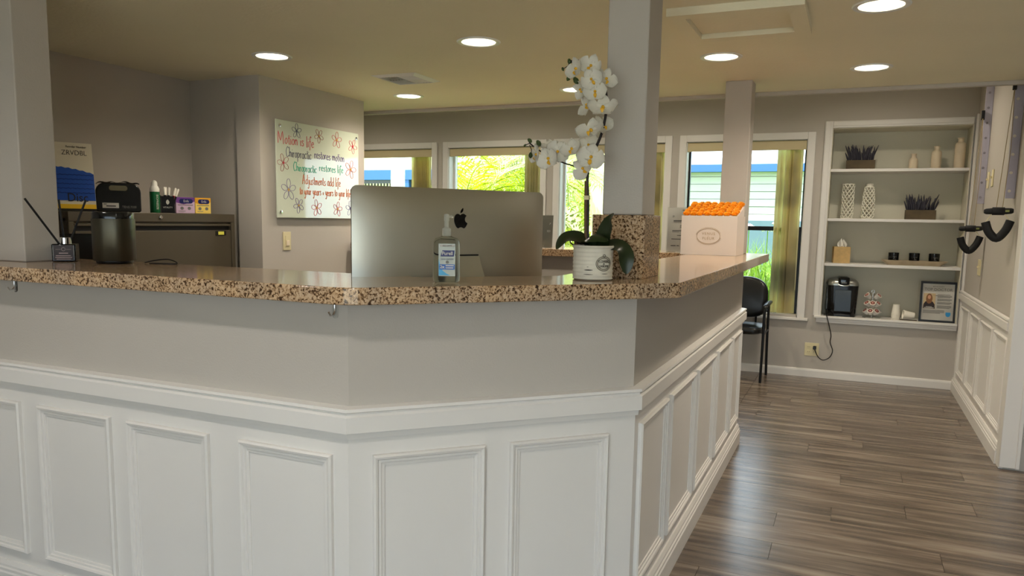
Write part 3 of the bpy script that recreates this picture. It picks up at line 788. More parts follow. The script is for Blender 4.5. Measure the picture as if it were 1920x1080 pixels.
for px, py, s in ((1069, 112, 1), (1057, 125, .7), (1067, 143, 1.05), (1081, 149, 1.35), (994, 258, 1), (984, 267, .6), (995, 287, 1.05), (1011, 264, 1.2)):
    b = bpy.data.objects.new('bud', budm); COL.objects.link(b); b.parent = oc
    b.matrix_local = T(*opx(px, py, -.02)) @ RY(random.uniform(-.9, .9)) @ Matrix.Scale(s, 4)
for a, b in (((1069, 114), (1057, 125)), ((1069, 112), (1067, 143)), ((994, 260), (984, 267)), ((993, 266), (995, 286))):
    MB().tube([opx(*a, -.02), opx((a[0] + b[0]) / 2 + 3, (a[1] + b[1]) / 2, -.02), opx(*b, -.02)], .0013, 6).build('stem', M['stemdark'], oc)

# ---- flower box with orange roses
fb = thing('gift_box', 'white square box filled with orange roses, oval gold emblem', 'flower box', (-.722, 4.43, GZ1 + .0005), -.03)
bw, bd, bh = .151, .13, .215
mb = MB().box(-bw, bw, -bd, -bd + .004, 0, bh).box(-bw, bw, bd - .004, bd, 0, bh).box(-bw, -bw + .004, -bd + .004, bd - .004, 0, bh).box(bw - .004, bw, -bd + .004, bd - .004, 0, bh).box(-bw + .004, bw - .004, -bd + .004, bd - .004, 0, .004)
mb.build('box_wall', M['boxwhite'], fb)
MB().vprism([(-bd + .004, .18), (bd - .004, .18), (bd - .004, .272), (-bd + .004, .205)], -bw + .006, bw - .006, RZ(PI / 2)).build('foam_base', M['boxwhite'], fb)
ye = -bd - .0006
def oval(rx, rz, n=40, cz=.104): return [(rx * math.cos(2 * PI * i / n), ye, cz + rz * math.sin(2 * PI * i / n)) for i in range(n)]
eo = MB(); eo.tube(oval(.063, .041), .0011, 6, None, True)
for i in range(40):
    a = 2 * PI * i / 40
    if abs(math.sin(a)) < .25: continue
    c = Vector((.066 * math.cos(a), ye, .104 + .0455 * math.sin(a)))
    eo.tube([c, c + Vector((.008 * math.cos(a + 1.1), 0, .006 * math.sin(a + 1.1))), c + Vector((.010 * math.cos(a + 1.9), 0, .005 * math.sin(a + 1.9)))], .0007, 4)
eo.build('oval_emblem', M['gold'], fb, smooth=60)
ztext('lettering', 'VENUS', .020, M['gold'], fb, T(0, ye - .0004, .117), 1.0, space=1.25); ztext('lettering', 'ET', .006, M['gold'], fb, T(0, ye - .0004, .104)); ztext('lettering', 'FLEUR', .020, M['gold'], fb, T(0, ye - .0004, .091), 1.0, space=1.25)
def rose_mesh():
    mb = MB()
    for ring_, (n, r0, r1, h0, h1, lean) in enumerate(((3, .002, .009, .0, .026, .2), (5, .006, .016, -.003, .025, .4), (6, .011, .024, -.006, .021, .7), (7, .014, .0262, -.009, .015, 1.0))):
        for i in range(n):
            a = 2 * PI * i / n + ring_ * .7; wdt = 2.5 / n * PI
            def fn(u, v, a=a, wdt=wdt, r0=r0, r1=r1, h0=h0, h1=h1):
                aa = a + (u - .5) * wdt; w = math.sin(PI * (.1 + .8 * u)); r = r0 + (r1 - r0) * v ** 1.2
                return (r * math.cos(aa), r * math.sin(aa), h0 + (h1 - h0) * v * (.62 + .38 * w) - .004 * v ** 4)
            mb.grid(fn, 4, 3)
    me = mb.mesh('orange_rose', 60); me.materials.append(M['orange']); return me
rose = rose_mesh()
cb, sb = math.cos(-.03), math.sin(-.03)
for i in range(8):
    for j in range(6):
        x, y = -.130 + i * .0371, -.108 + j * .0425
        x += random.uniform(-.003, .003); y += random.uniform(-.003, .003)
        o = bpy.data.objects.new('orange_rose', rose); COL.objects.link(o)
        o.location = (-.722 + x * cb - y * sb, 4.43 + x * sb + y * cb, GZ1 + .221 + j * .0118 + random.uniform(-.002, .003))
        o.rotation_euler = (random.uniform(.2, .5), random.uniform(-.2, .2), random.uniform(0, 6) * 0)
        k_ = random.uniform(.72, .80); o.scale = (k_, k_, k_ * 1.1)
        tag(o, 'bright orange preserved rose packed in the white box', 'rose', 'orange roses in the white box')

# ---- signs and mug on the back ledge
def sign(name, label, x, y, w, h, rz, lean, card):
    t = thing(name, label, 'sign', (x, y, GZ1 + .0005), rz)
    Ml = T(0, 0, .002) @ RX(-lean)
    MB().box(-w / 2 - .004, w / 2 + .004, -.004, -.001, 0, h + .004, Ml).build('clear_holder', M['clearplastic'], t)
    MB().box(-w / 2, w / 2, .0002, .0015, .002, h, Ml).build('card', card, t)
    MB().box(-w / 2, w / 2, -.004, .06, 0, .002).build('holder_foot', M['clearplastic'], t)
    return t, Ml
t, Ml = sign('price_list', 'white printed list in a clear stand behind the flower box', -.918, 4.61, .212, .262, .0, .06, M['paper'])
L_ = [(-.02, .045, .247, .003), (-.085, -.02, .205, .0), (-.07, .07, .185, .0035), (-.07, -.02, .178, .002), (-.03, .03, .155, .003), (-.03, .04, .146, .003), (-.075, .06, .125, .0035), (-.075, -.035, .117, .002), (-.045, .05, .097, .003), (-.078, .075, .075, .0035), (-.08, -.05, .035, .004), (-.045, -.03, .035, .004)]
printed_lines('printed_text', M['ink'], t, [r for r in L_ if r[3]], -.0045, Ml)
MB().tube([(-.072 + .004 * math.cos(i * PI / 6), -.0047, .210 + .004 * math.sin(i * PI / 6)) for i in range(12)], .0008, 5, Ml, True).build('round_mark', M['ink'], t)
M['signgrey'] = mat('grey printed card', (128, 124, 112), .5)
t, Ml = sign('acrylic_sign', 'grey card in a clear stand beside the computer', -1.80, 4.52, .14, .205, .1, .1, M['signgrey'])
ztext('lettering', 'ED', .018, M['paper'], t, Ml @ T(.045, -.005, .105)); ztext('lettering', 'y', .018, M['paper'], t, Ml @ T(.052, -.005, .155), shear=.3)
mg = thing('black_mug', 'black mug with a round handle behind the orchid leaves', 'mug', (-1.545, 4.56, GZ1 + .0005))
MB().lathe([(.001, 0), (.045, 0), (.048, .006), (.048, .096), (.045, .098), (.043, .094), (.043, .01), (.001, .008)], 28).build('cup', M['blackgloss'], mg, smooth=40)
MB().tube([(-.046, 0, .08), (-.066, 0, .082), (-.078, 0, .062), (-.074, 0, .038), (-.058, 0, .026), (-.046, 0, .026)], .0045, 8).build('handle', M['blackgloss'], mg, smooth=60)

# ---- reed diffuser
rd = thing('reed_diffuser', 'square black glass reed diffuser bottle with silver collar', 'diffuser', (-2.548, 1.845, GZ1 + .0005), .76)
MB().box(-.037, .037, -.037, .037, 0, .062).build('bottle', mat('black glass', (12, 11, 12), .06), rd, .004)
MB().lathe([(.001, .062), (.020, .062), (.020, .083), (.016, .084), (.015, .080), (.001, .080)], 28).build('collar', M['chrome'], rd, smooth=40)
lb = MB().box(-.031, .031, -.0378, -.0372, .005, .058).build('label', mat('dark plum label', (52, 40, 40), .5), rd)
printed_lines('printed_text', mat('rose gold print', (176, 150, 146), .4), lb, [(-.024, -.008, .043, .0008), (.008, .024, .043, .0008), (-.014, .014, .030, .003), (-.024, .022, .021, .0022), (-.026, .026, .015, .0022), (-.022, .022, .009, .0016)], -.0378)
MB().tube([(.006 * math.cos(i * PI / 5), -.0382, .044 + .006 * math.sin(i * PI / 5)) for i in range(10)], .0007, 5, None, True).build('emblem', mat('pale print', (170, 150, 146), .4), lb)
inv = RZ(-.76)
for dx, dy, dz in ((.02, -.15, .215), (-.022, .0, .216), (.05, .05, .216)):
    MB().tube([inv @ Vector((dx * .02, 0, .03)), inv @ Vector((dx, dy, dz))], .0036, 8).build('reed', M['blackmatte'], rd)

# ---- wireless speaker
sp = thing('wireless_speaker', 'dark bronze cylindrical wireless speaker on the granite', 'speaker', (-2.335, 1.872, GZ1 + .0005), .6)
def sq(w, z, r=.045): return [(x, y, z) for x, y in rrect(w, w, r, 7)]
M['spk'] = mat('dark bronze grille', (74, 70, 58), .35, metal=.8, bump=(900, .2, .0005))
loft(MB(), [sq(.106, 0), sq(.112, .004), sq(.112, .010)]).build('base', M['black'], sp, smooth=40)
loft(MB(), [sq(.126, .010, .05), sq(.130, .013, .052), sq(.130, .150, .052), sq(.129, .153, .052)]).build('grille', M['spk'], sp, smooth=40)
loft(MB(), [sq(.126, .153, .05), sq(.126, .172, .05), sq(.122, .176, .05), sq(.112, .177, .045)]).build('top_band', M['blackgloss'], sp, smooth=40)
cbz = [(-2.26, 1.93, GZ1 + .003), (-2.22, 1.945, GZ1 + .012), (-2.18, 1.955, GZ1 + .016), (-2.145, 1.955, GZ1 + .010), (-2.13, 1.95, GZ1 + .003), (-2.16, 1.93, GZ1 + .0026), (-2.22, 1.915, GZ1 + .0026)]
cb_ = MB().tube(catmull(cbz, 6), .0022, 8).build('power_cord', M['black'], None, smooth=60); tag(cb_, 'thin dark cord looping on the granite beside the speaker', 'cord')

# ================================================================== OFFICE: WHITEBOARD, SWITCH, CABINET
wbd = thing('glass_whiteboard', 'frosted glass board with coloured handwriting and flower doodles', 'whiteboard', (-3.226, 4.12, 1.305), PI / 2)
M['frost'] = mat('frosted pale green glass', (214, 222, 204), .06, coat=.6)
MB().box(-.42, .42, -.028, -.020, 0, .587).build('board', M['frost'], wbd, .0015)
for sx in (-.39, .39):
    for z in (.035, .552):
        MB().lathe([(.001, 0), (.009, 0), (.009, .028), (.0105, .030), (.0105, .034), (.001, .035)], 16, T(sx, 0, z) @ RX(PI / 2)).build('standoff', M['chrome'], wbd, smooth=40)
GL = {
 'a': (.9, [[(.72, .8), (.4, 1), (.05, .6), (.1, .1), (.45, .02), (.72, .4), (.74, 1), (.74, .1), (.9, 0)]]),
 'c': (.8, [[(.72, .85), (.4, 1), (.05, .55), (.3, .02), (.75, .15)]]),
 'd': (.95, [[(.72, .8), (.4, 1), (.05, .6), (.1, .1), (.45, .02), (.74, .4)], [(.76, 1.95), (.76, .05)]]),
 'e': (.82, [[(.08, .5), (.68, .6), (.5, 1), (.15, .85), (.05, .35), (.35, 0), (.75, .2)]]),
 'f': (.6, [[(.65, 1.7), (.45, 1.95), (.25, 1.5), (.25, .2), (.2, -.6)], [(0, .95), (.55, 1)]]),
 'h': (.85, [[(.08, 1.95), (.08, 0)], [(.08, .6), (.4, 1), (.66, .7), (.66, 0)]]),
 'i': (.3, [[(.1, 1), (.12, 0)], [(.12, 1.4), (.14, 1.5)]]),
 'j': (.4, [[(.28, 1), (.28, -.6), (.05, -.85), (-.15, -.6)], [(.3, 1.4), (.32, 1.5)]]),
 'l': (.35, [[(.12, 1.95), (.12, .1), (.25, 0)]]),
 'm': (1.25, [[(.05, 1), (.08, 0)], [(.08, .65), (.3, 1), (.52, .7), (.54, 0)], [(.54, .65), (.8, 1), (1.02, .7), (1.05, 0)]]),
 'n': (.85, [[(.05, 1), (.08, 0)], [(.08, .6), (.4, 1), (.64, .7), (.66, 0)]]),
 'o': (.85, [[(.4, 1), (.08, .6), (.15, .1), (.5, .02), (.74, .45), (.62, .9), (.4, 1)]]),
 'p': (.88, [[(.08, 1), (.08, -.85)], [(.08, .8), (.45, 1), (.74, .6), (.5, .05), (.1, .15)]]),
 'r': (.65, [[(.08, 1), (.1, 0)], [(.1, .55), (.3, .95), (.6, .9)]]),
 's': (.7, [[(.6, .85), (.3, 1), (.1, .75), (.5, .45), (.55, .1), (.2, 0), (.05, .15)]]),
 't': (.55, [[(.25, 1.6), (.25, .15), (.5, .02)], [(0, 1.05), (.5, 1.1)]]),
 'u': (.9, [[(.08, 1), (.1, .25), (.35, 0), (.68, .3), (.7, 1), (.74, .1), (.9, 0)]]),
 'y': (.85, [[(.08, 1), (.15, .35), (.4, .15), (.68, .5)], [(.7, 1), (.66, -.3), (.4, -.85), (.1, -.6)]]),
 'M': (1.9, [[(.05, 0), (.15, 2.1), (.75, .5), (1.35, 2.1), (1.6, -.1)]]),
 'C': (1.15, [[(1, 1.75), (.6, 2.0), (.1, 1.2), (.25, .2), (.7, 0), (1.05, .3)]]),
 'A': (1.3, [[(.05, 0), (.55, 2.05), (1.05, 0)], [(.2, .75), (.95, .8)]]),
 '+': (.8, [[(.1, .5), (.65, .52)], [(.38, .85), (.38, .15)]]),
 '!': (.3, [[(.12, 1.9), (.1, .6)], [(.1, .1), (.12, .0)]]),
 ' ': (.55, [])}
def handwriting(s, x0, x1, z, h, col):
    w = sum(GL[c][0] for c in s) + .12 * len(s); k = (x1 - x0) / w; mb = MB(); x = 0
    for i, c in enumerate(s):
        adv, strokes = GL[c]
        for st_ in strokes:
            pts = catmull([(x0 + (x + px) * k, -.0288, z + py * h + .0015 * math.sin(i * 1.7)) for px, py in st_], 3)
            mb.tube(pts, .0019, 5)
        x += adv + .12
    h_ = mb.build('handwriting', col, wbd); h_['kind'] = 'stuff'; return h_
mk = {k_: mat('marker ' + k_, v, .5) for k_, v in dict(red=(214, 62, 78), purple=(118, 100, 158), black=(92, 96, 116), green=(60, 190, 156), orange=(228, 128, 78), yellow=(230, 186, 80), brown=(164, 92, 88)).items()}
handwriting('Motion is life', -.405, -.062, .447, .034, mk['red'])
handwriting('Chiropractic', -.335, -.09, .372, .030, mk['black']); handwriting('restores motion', -.062, .258, .382, .029, mk['purple'])
handwriting('Chiropractic', -.268, -.04, .290, .028, mk['green']); handwriting('restores life', -.015, .245, .305, .026, mk['green'])
handwriting('Adjustments add life', -.185, .214, .213, .030, mk['orange'])
handwriting('to your years + years to your life!', -.212, .330, .148, .027, mk['orange'])
def doodle(x, z, r, col, ctr, rot):
    mb = MB()
    for i in range(5):
        a = rot + 2 * PI * i / 5; d = Vector((math.cos(a), math.sin(a))); n_ = Vector((-d.y, d.x))
        pts = [d * .15 * r, d * .55 * r + n_ * .28 * r, d * 1.0 * r + n_ * .18 * r, d * 1.05 * r - n_ * .12 * r, d * .6 * r - n_ * .27 * r]
        mb.tube(catmull([(x + p.x, -.0288, z + p.y) for p in pts], 3, True), .0013, 5, None, True)
    o = mb.build('flower_doodle', col, wbd)
    MB().tube([(x + .1 * r * math.cos(i * PI / 3), -.0288, z + .1 * r * math.sin(i * PI / 3)) for i in range(6)], .003, 5, None, True).build('doodle_centre', ctr, o)
for x, z, r, c, cc, ro in ((-.232, .534, .042, 'black', 'black', .3), (-.014, .527, .042, 'brown', 'yellow', .9), (.172, .519, .050, 'red', 'yellow', .2), (.351, .493, .046, 'red', 'red', 1.1), (-.360, .332, .050, 'brown', 'red', .6),
        (.324, .336, .058, 'red', 'yellow', .0), (-.316, .171, .062, 'purple', 'yellow', .3), (-.224, .078, .045, 'purple', 'yellow', .8), (-.045, .066, .050, 'red', 'yellow', .5), (.175, .063, .046, 'red', 'yellow', .1), (.320, .070, .048, 'purple', 'purple', .4)):
    doodle(x, z, r, mk[c], mk[cc], ro)

def wall_plate(name, label, cat_, loc, rz, w=.07, h=.114, kind_='rocker'):
    t = thing(name, label, cat_, loc, rz)
    MB().box(-w / 2, w / 2, -.006, 0, 0, h).build('plate', M['ivory'], t, .002)
    if kind_ == 'rocker':
        MB().box(-.017, .017, -.009, -.006, h / 2 - .033, h / 2 + .033).build('rocker_frame', M['ivory'], t, .001)
        MB().box(-.014, .014, -.0135, -.009, h / 2 - .030, h / 2 + .004).build('rocker', mat('pale ivory', (232, 214, 186), .4), t, .002)
    elif kind_ == 'toggle':
        MB().box(-.005, .005, -.018, -.006, h / 2 - .002, h / 2 + .012).build('toggle', M['ivory'], t, .001)
    return t
wall_plate('light_switch', 'ivory light switch on the wall under the whiteboard', 'light switch', (-3.226, 3.81, 1.104), PI / 2)

# ---- filing cabinet
fc = thing('filing_cabinet', 'wide bronze grey lateral filing cabinet against the office wall', 'filing cabinet', (-3.5875, 3.0025, 0), PI / 2)
cw, cd_ = .5335, .2075
MB().box(-cw, cw, -cd_ + .018, cd_, 0, 1.29).build('body', M['cabinet'], fc, .002)
MB().box(-cw, cw, -cd_, cd_, 1.272, 1.32).build('top_cap', M['cabinet'], fc, .003)
for s in (-1, 1): MB().box(s * cw if s < 0 else cw - .028, -cw + .028 if s < 0 else cw, -cd_, -cd_ + .018, .0, 1.272).build('side_stile', M['cabinet'], fc, .002)
dm = None
for i in range(4):
    z1 = 1.262 - i * .31
    dwr = MB().box(-cw + .033, cw - .033, -cd_ + .001, -cd_ + .018, z1 - .295, z1 - .036).build('drawer', M['cabinet'], fc, .002)
    MB().box(-cw + .033, cw - .033, -cd_ + .002, -cd_ + .010, z1 - .012, z1).build('drawer_pull', M['cabinet'], dwr, .002)
    MB().box(-cw + .034, cw - .034, -cd_ + .0165, -cd_ + .0185, z1 - .036, z1 - .012).build('pull_recess', M['cabdark'], dwr)
    MB().box(cw - .155, cw - .075, -cd_ - .003, -cd_ + .001, z1 - .066, z1 - .040).build('label_holder', M['cabdark'], dwr, .001)
    MB().box(cw - .137, cw - .093, -cd_ - .0045, -cd_ - .003, z1 - .062, z1 - .043).build('yellow_tag', mat('yellow tag', (226, 222, 90), .6), dwr)
MB().lathe([(.001, 0), (.011, 0), (.011, .006), (.008, .009), (.001, .009)], 18, T(-.005, -cd_, 1.297) @ RX(PI / 2)).build('lock', M['chrome'], fc, smooth=40)
CT = 1.3205
# disc chart standing on the cabinet
dc = thing('spine_chart', 'leaning disc chart panel, white above and blue below, on the cabinet', 'chart', (-3.50, 2.560, CT), 1.15)
Mt = RX(-.14)
MB().box(-.125, .125, -.004, .004, 0, .335, Mt).build('panel', mat('cream card', (214, 206, 184), .6), dc)
bl = [(-.124 + .248 * i / 16, .215 - .05 * ((i / 16) - .2) ** 2 * 1.0 + .004 * (i % 2)) for i in range(17)]
MB().vprism([(-.124, .052), (.124, .052)] + bl[::-1], -.0048, -.004, Mt).build('blue_field', mat('deep blue print', (16, 74, 168), .5), dc)
for zz in range(5):
    MB().tube([(-.12 + .24 * i / 30, -.005, .09 + zz * .022 + .003 * math.sin(i * 2.4 + zz)) for i in range(31)], .0012, 4, Mt).build('wave_line', mat('dark blue line', (8, 40, 110), .5), dc)
MB().box(-.124, .124, -.0052, -.004, .012, .034, Mt).build('yellow_strip', mat('yellow strip', (232, 186, 30), .5), dc)
MB().box(-.125, .125, -.006, -.004, 0, .012, Mt).build('black_strip', M['black'], dc)
ztext('lettering', 'Disc', .058, M['ink'], dc, Mt @ T(.045, -.0052, .065), .9)
ztext('lettering', 'ZRVDBL', .034, M['ink'], dc, Mt @ T(.045, -.0046, .285), .9, thin=-.0004)
ztext('lettering', 'Reorder Number', .014, M['ink'], dc, Mt @ T(.055, -.0046, .315), .9)
# soft case
tc_ = thing('device_case', 'black plastic carry case with handle hole and white sticker', 'carry case', (-3.50, 2.842, CT), .93)
prof = rounded_poly([(-.105, 0), (.105, 0), (.105, .15), (-.105, .15)], [.012, .012, .05, .05])
MB().vprism(prof, -.032, .032).build('shell', M['blackgloss'], tc_, .006)
MB().prism(rrect(.085, .026, .0125), 0, .003, T(0, -.0325, .122) @ RX(PI / 2)).build('handle_opening', mat('hollow grey', (112, 106, 84), .8), tc_)
MB().box(-.075, .0, -.0345, -.0322, .020, .046).build('sticker', M['paper'], tc_)
printed_lines('sticker_print', M['ink'], tc_, [(-.058, -.014, .030, .005), (-.07, -.055, .040, .003)], -.0346)
ztext('lettering', 'TENS 7000', .017, M['inkgrey'], tc_, T(.048, -.0335, .026), .85)
wr_ = MB()
wr_.grid(lambda u, v: (-.10 + .2 * u, -.02 + .04 * v, .153 - .01 * (2 * u - 1) ** 4 + .004 * math.sin(u * 9 + v * 4) + .004 * math.sin(u * 21)), 20, 4)
wr_.build('plastic_wrap', M['clearplastic'], tc_, smooth=30)
# spray can
sc_ = thing('spray_can', 'green and white spray can on the filing cabinet', 'spray can', (-3.495, 3.066, CT), 1.0)
M['green'] = mat('deep green print', (16, 96, 52), .35)
MB().lathe([(.001, 0), (.024, 0), (.0255, .003), (.0255, .112), (.024, .116)], 24).build('can', M['green'], sc_, smooth=40)
MB().lathe([(.024, .112), (.0258, .114), (.0250, .130), (.019, .142), (.016, .146), (.0165, .158), (.013, .168), (.007, .174), (.001, .176)], 24).build('cap', mat('white plastic cap', (235, 232, 222), .4), sc_, smooth=40)
o = ztext('lettering', 'BIOFREEZE', .0165, M['paper'], sc_, Matrix.Identity(4), 1)
for v in o.data.vertices:
    x, d, z = v.co.x, -v.co.y, v.co.z
    a = .35 + z / .026; v.co = Vector(((.0258 + d) * math.sin(a), -(.0258 + d) * math.cos(a), .058 - x))
# cup of markers
kc = thing('pen_cup', 'square black pen cup with a white leaf emblem', 'pen cup', (-3.49, 3.142, CT), .95)
w = .034
MB().box(-w, w, -w, -w + .003, 0, .092).box(-w, w, w - .003, w, 0, .092).box(-w, -w + .003, -w + .003, w - .003, 0, .092).box(w - .003, w, -w + .003, w - .003, 0, .092).box(-w, w, -w, w, 0, .003).build('cup_wall', M['black'], kc)
MB().vprism([(x, .058 + z) for x, z in [(0, -.013), (.007, -.006), (.009, .003), (.004, .012), (0, .016), (-.006, .010), (-.009, .001), (-.006, -.008)]], -w - .001, -w).build('leaf_emblem', M['paper'], kc)
ztext('lettering', 'VITALITY', .0125, M['paper'], kc, T(0, -w - .0006, .030), .95)
mkr = [(-.016, -.01, .09, 'black'), (.002, .008, .1, 'black'), (.012, -.012, .25, 'red'), (-.006, -.018, -.05, 'black'), (.016, .012, .4, 'black'), (-.018, .014, -.2, 'green')]
for i, (dx, dy, le, c_) in enumerate(mkr):
    ca, sa = math.cos(.95), math.sin(.95)
    t = thing('marker_pen', '%s capped white dry marker standing in the black cup' % ('red' if c_ == 'red' else 'green' if c_ == 'green' else 'black'), 'marker', (-3.49 + dx * ca - dy * sa, 3.142 + dx * sa + dy * ca, CT + .004), .95, 'markers in the black cup')
    Mq = RY(le) if i != 4 else RY(.35)
    MB().lathe([(.001, .0), (.0068, .001), (.0068, .094)], 12, Mq).build('cap', mat('pen cap ' + c_, (150, 24, 40) if c_ == 'red' else (30, 100, 60) if c_ == 'green' else (24, 22, 24), .4), t, smooth=40)
    MB().lathe([(.0066, .094), (.0066, .134), (.004, .138), (.001, .138)], 12, Mq).build('barrel', mat('pen barrel', (232, 226, 214), .4), t, smooth=40)
# formula cartons
def carton(label, y, w, c1, c2, rz):
    t = thing('carton', label, 'carton', (-3.475, y, CT), rz, 'cartons on the filing cabinet')
    MB().box(-w / 2, w / 2, -.035, .035, 0, .090).build('box', c2, t, .002)
    MB().vprism([(-w / 2 + .0005, .060), (-.01, .050), (w / 2 - .0005, .066), (w / 2 - .0005, .0895), (-w / 2 + .0005, .0895)], -.0356, -.035).build('colour_band', c1, t)
    MB().box(-w / 2 - .0006, -w / 2, -.034, .034, .05, .0895).build('side_band', c1, t)
    MB().prism(rrect(w * .72, .026, .0125), 0, .0008, T(.004, -.0356, .068) @ RX(PI / 2)).build('logo_oval', M['navy'], t)
    ztext('lettering', 'Enfa', .019, M['paper'], t, T(.004, -.0368, .068), .9)
    for xx in (-.018, .02): MB().lathe([(.001, 0), (.009, 0), (.009, .0006), (.001, .0006)], 14, T(xx, -.0352, .028) @ RX(PI / 2)).build('print_dot', M['inkgrey'], t)
    printed_lines('small_print', M['inkgrey'], t, [(-w / 2 + .01, w / 2 - .01, .046, .004), (-w / 2 + .012, .0, .012, .003)], -.0354)
    return t
carton('purple and lilac carton beside the pen cup', 3.247, .10, mat('violet print', (110, 60, 140), .5), mat('lilac card', (206, 178, 202), .5), 1.02)
carton('yellow carton at the end of the row on the cabinet', 3.372, .088, mat('amber print', (224, 164, 40), .5), mat('pale yellow card', (238, 208, 104), .5), 1.1)
# dark monitor and side desk in the office corner
sd = thing('side_desk', 'low dark desk in the office corner behind the counter', 'desk', (-3.05, 2.22, 0))
MB().box(-.32, .32, -.22, .22, .74, .77).build('desk_top', M['cabinet'], sd, .003)
for xx in (-.30, .28): MB().box(xx, xx + .02, -.2, .2, 0, .74).build('side_panel', M['cabinet'], sd)
mo = thing('black_monitor', 'black monitor seen from behind between diffuser and speaker', 'monitor', (-3.085, 2.14, .7705), .92)
MB().prism(rrect(.44, .38, .02), -.015, .015, T(0, 0, .265) @ RX(PI / 2)).build('screen_housing', M['black'], mo, .004)
MB().box(-.04, .04, -.035, -.015, .02, .3).build('neck', M['black'], mo, .004)
MB().box(-.11, .11, -.09, .09, 0, .014).build('foot', M['black'], mo, .004)

# ================================================================== SHELF NICHE
nc = thing('built_in_shelf', 'white built in niche with three shelves in the far wall', 'shelf', (0, YF, 0))
NX0, NX1, ND = -.207, .808, .32
MB().box(NX0, NX1, ND, ND + .012, .515, 2.13).build('back_panel', M['niche'], nc)
MB().box(NX0 - .008, NX0, 0, ND + .012, .515, 2.13).build('side_panel', M['niche'], nc)
MB().box(NX1, NX1 + .007, 0, ND + .012, .515, 2.13).build('side_panel', M['niche'], nc)
MB().box(NX0, NX1, 0, ND, 2.118, 2.13).build('top_panel', M['niche'], nc)
MB().box(NX0, NX1, 0, ND, .515, .535).build('bottom_panel', M['white'], nc)
for z in (1.79, 1.378, .998): MB().box(NX0, NX1, .004, ND, z - .024, z).build('shelf', M['white'], nc, .002)
def casing(x0, x1, z0, z1):
    return MB().box(x0, x1, -.018, 0, z0, z1).box(x0 + (.006 if x0 < 0 else 0), x1 - .016 if x0 < 0 else x1 - .006, -.024, -.018, z0, z1)
casing(-.272, NX0 - .004, .545, 2.182).build('casing_side', M['white'], nc, .002)
casing(NX1 + .004, .818, .545, 2.182).build('casing_side', M['white'], nc, .002)
MB().box(NX0 - .004, NX1 + .004, -.018, 0, 2.126, 2.182).box(NX0 - .004, NX1 + .004, -.024, -.018, 2.142, 2.176).build('casing_head', M['white'], nc, .002)
MB().box(-.262, .816, -.055, .002, .527, .546).build('sill_board', M['white'], nc, .004)
MB().box(-.245, .816, -.030, 0, .487, .527).box(-.245, .816, -.040, -.03, .507, .527).build('sill_apron', M['white'], nc, .003)

M['woodplanter'] = mat('dark weathered wood', (88, 74, 52), .7, bump=(30, .4, .002), vary=(12, .25))
M['lavender'] = mat('dark lavender leaf', (58, 56, 66), .6)
def planter(x, z, label, seed, w=.225):
    rnd = random.Random(seed)
    t = thing('planter_box', label, 'planter', (x, YF + .15, z + .0005))
    MB().box(-w / 2, w / 2, -.045, -.039, 0, .078).box(-w / 2, w / 2, .039, .045, 0, .078).box(-w / 2, -w / 2 + .008, -.039, .039, 0, .078).box(w / 2 - .008, w / 2, -.039, .039, 0, .078).box(-w / 2 + .008, w / 2 - .008, -.039, .039, .004, .068).build('wooden_box', M['woodplanter'], t)
    fo = MB()
    for i in range(64):
        bx, by = rnd.uniform(-w / 2 + .012, w / 2 - .012), rnd.uniform(-.032, .032); h = rnd.uniform(.06, .145); le = bx * 2.6 + rnd.uniform(-.3, .3)
        pts = [(bx, by, .066), (bx + le * h * .35, by - .01 * rnd.random(), .066 + h * .5), (bx + le * h * .8, by - .018 * rnd.random(), .066 + h)]
        fo.tube(catmull(pts, 3), [.003, .0045, .006, .0065, .006, .004, .0015], 5)
    f_ = fo.build('foliage', M['lavender'], t, smooth=60)
planter(.018, 1.79, 'dark lavender planter on the top shelf', 3); planter(.498, 1.378, 'dark lavender planter on the second shelf', 5)
M['cream'] = mat('cream ceramic', (222, 205, 178), .5, vary=(20, .04))
def ceramic(x, h, r, label):
    k_ = h
    o = MB().lathe([(.001, 0), (r * .92, 0), (r, .006), (r, k_ - .055), (r * .92, k_ - .042), (r * .55, k_ - .032), (r * .5, k_ - .020), (r * .52, k_ - .008), (r * .64, k_ - .004), (r * .64, k_), (r * .5, k_), (r * .42, k_ - .03), (.001, k_ - .04)], 28).build('ceramic_bottle', M['cream'], None, smooth=45)
    o.location = (x, YF + .15, 1.7905); tag(o, label, 'bottle', 'cream bottles on the top shelf')
ceramic(.417, .126, .034, 'shortest cream ceramic bottle on the top shelf'); ceramic(.582, .184, .037, 'middle sized cream ceramic bottle on the top shelf'); ceramic(.748, .246, .039, 'tallest cream ceramic bottle on the top shelf')
M['lattice'] = mat('white lattice ceramic', (228, 224, 208), .5)
def lattice(x, label, neck):
    t = thing('lattice_vase', label, 'vase', (x, YF + .15, 1.3785), 0, 'white lattice vases')
    H_ = .295; top = H_ - (.03 if neck else .004)
    def rad(f): return .046 if not neck else .0475 - .013 * max(0, f - .45) ** 1.4 * 2.2
    mb = MB(); nst = 9
    for sgn in (-1, 1):
        for s in range(nst):
            mb.tube([(rad(i / 24) * math.cos(2 * PI * s / nst + sgn * i / 24 * 4.4), rad(i / 24) * math.sin(2 * PI * s / nst + sgn * i / 24 * 4.4), .006 + (top - .006) * i / 24) for i in range(25)], .0045, 5)
    mb.build('lattice', M['lattice'], t, smooth=60)
    MB().lathe([(.001, 0), (.047, 0), (.0485, .004), (.047, .009), (.001, .009)], 28).build('base', M['lattice'], t, smooth=50)
    r = rad(1)
    if neck: MB().lathe([(r, top - .004), (r + .003, top), (r * .82, top + .008), (r * .84, H_), (r * .70, H_), (r * .68, top)], 28).build('neck', M['lattice'], t, smooth=50)
    else: MB().lathe([(r - .004, top - .004), (r + .003, top - .003), (r + .003, H_), (r - .004, H_)], 28).build('rim', M['lattice'], t, smooth=50)
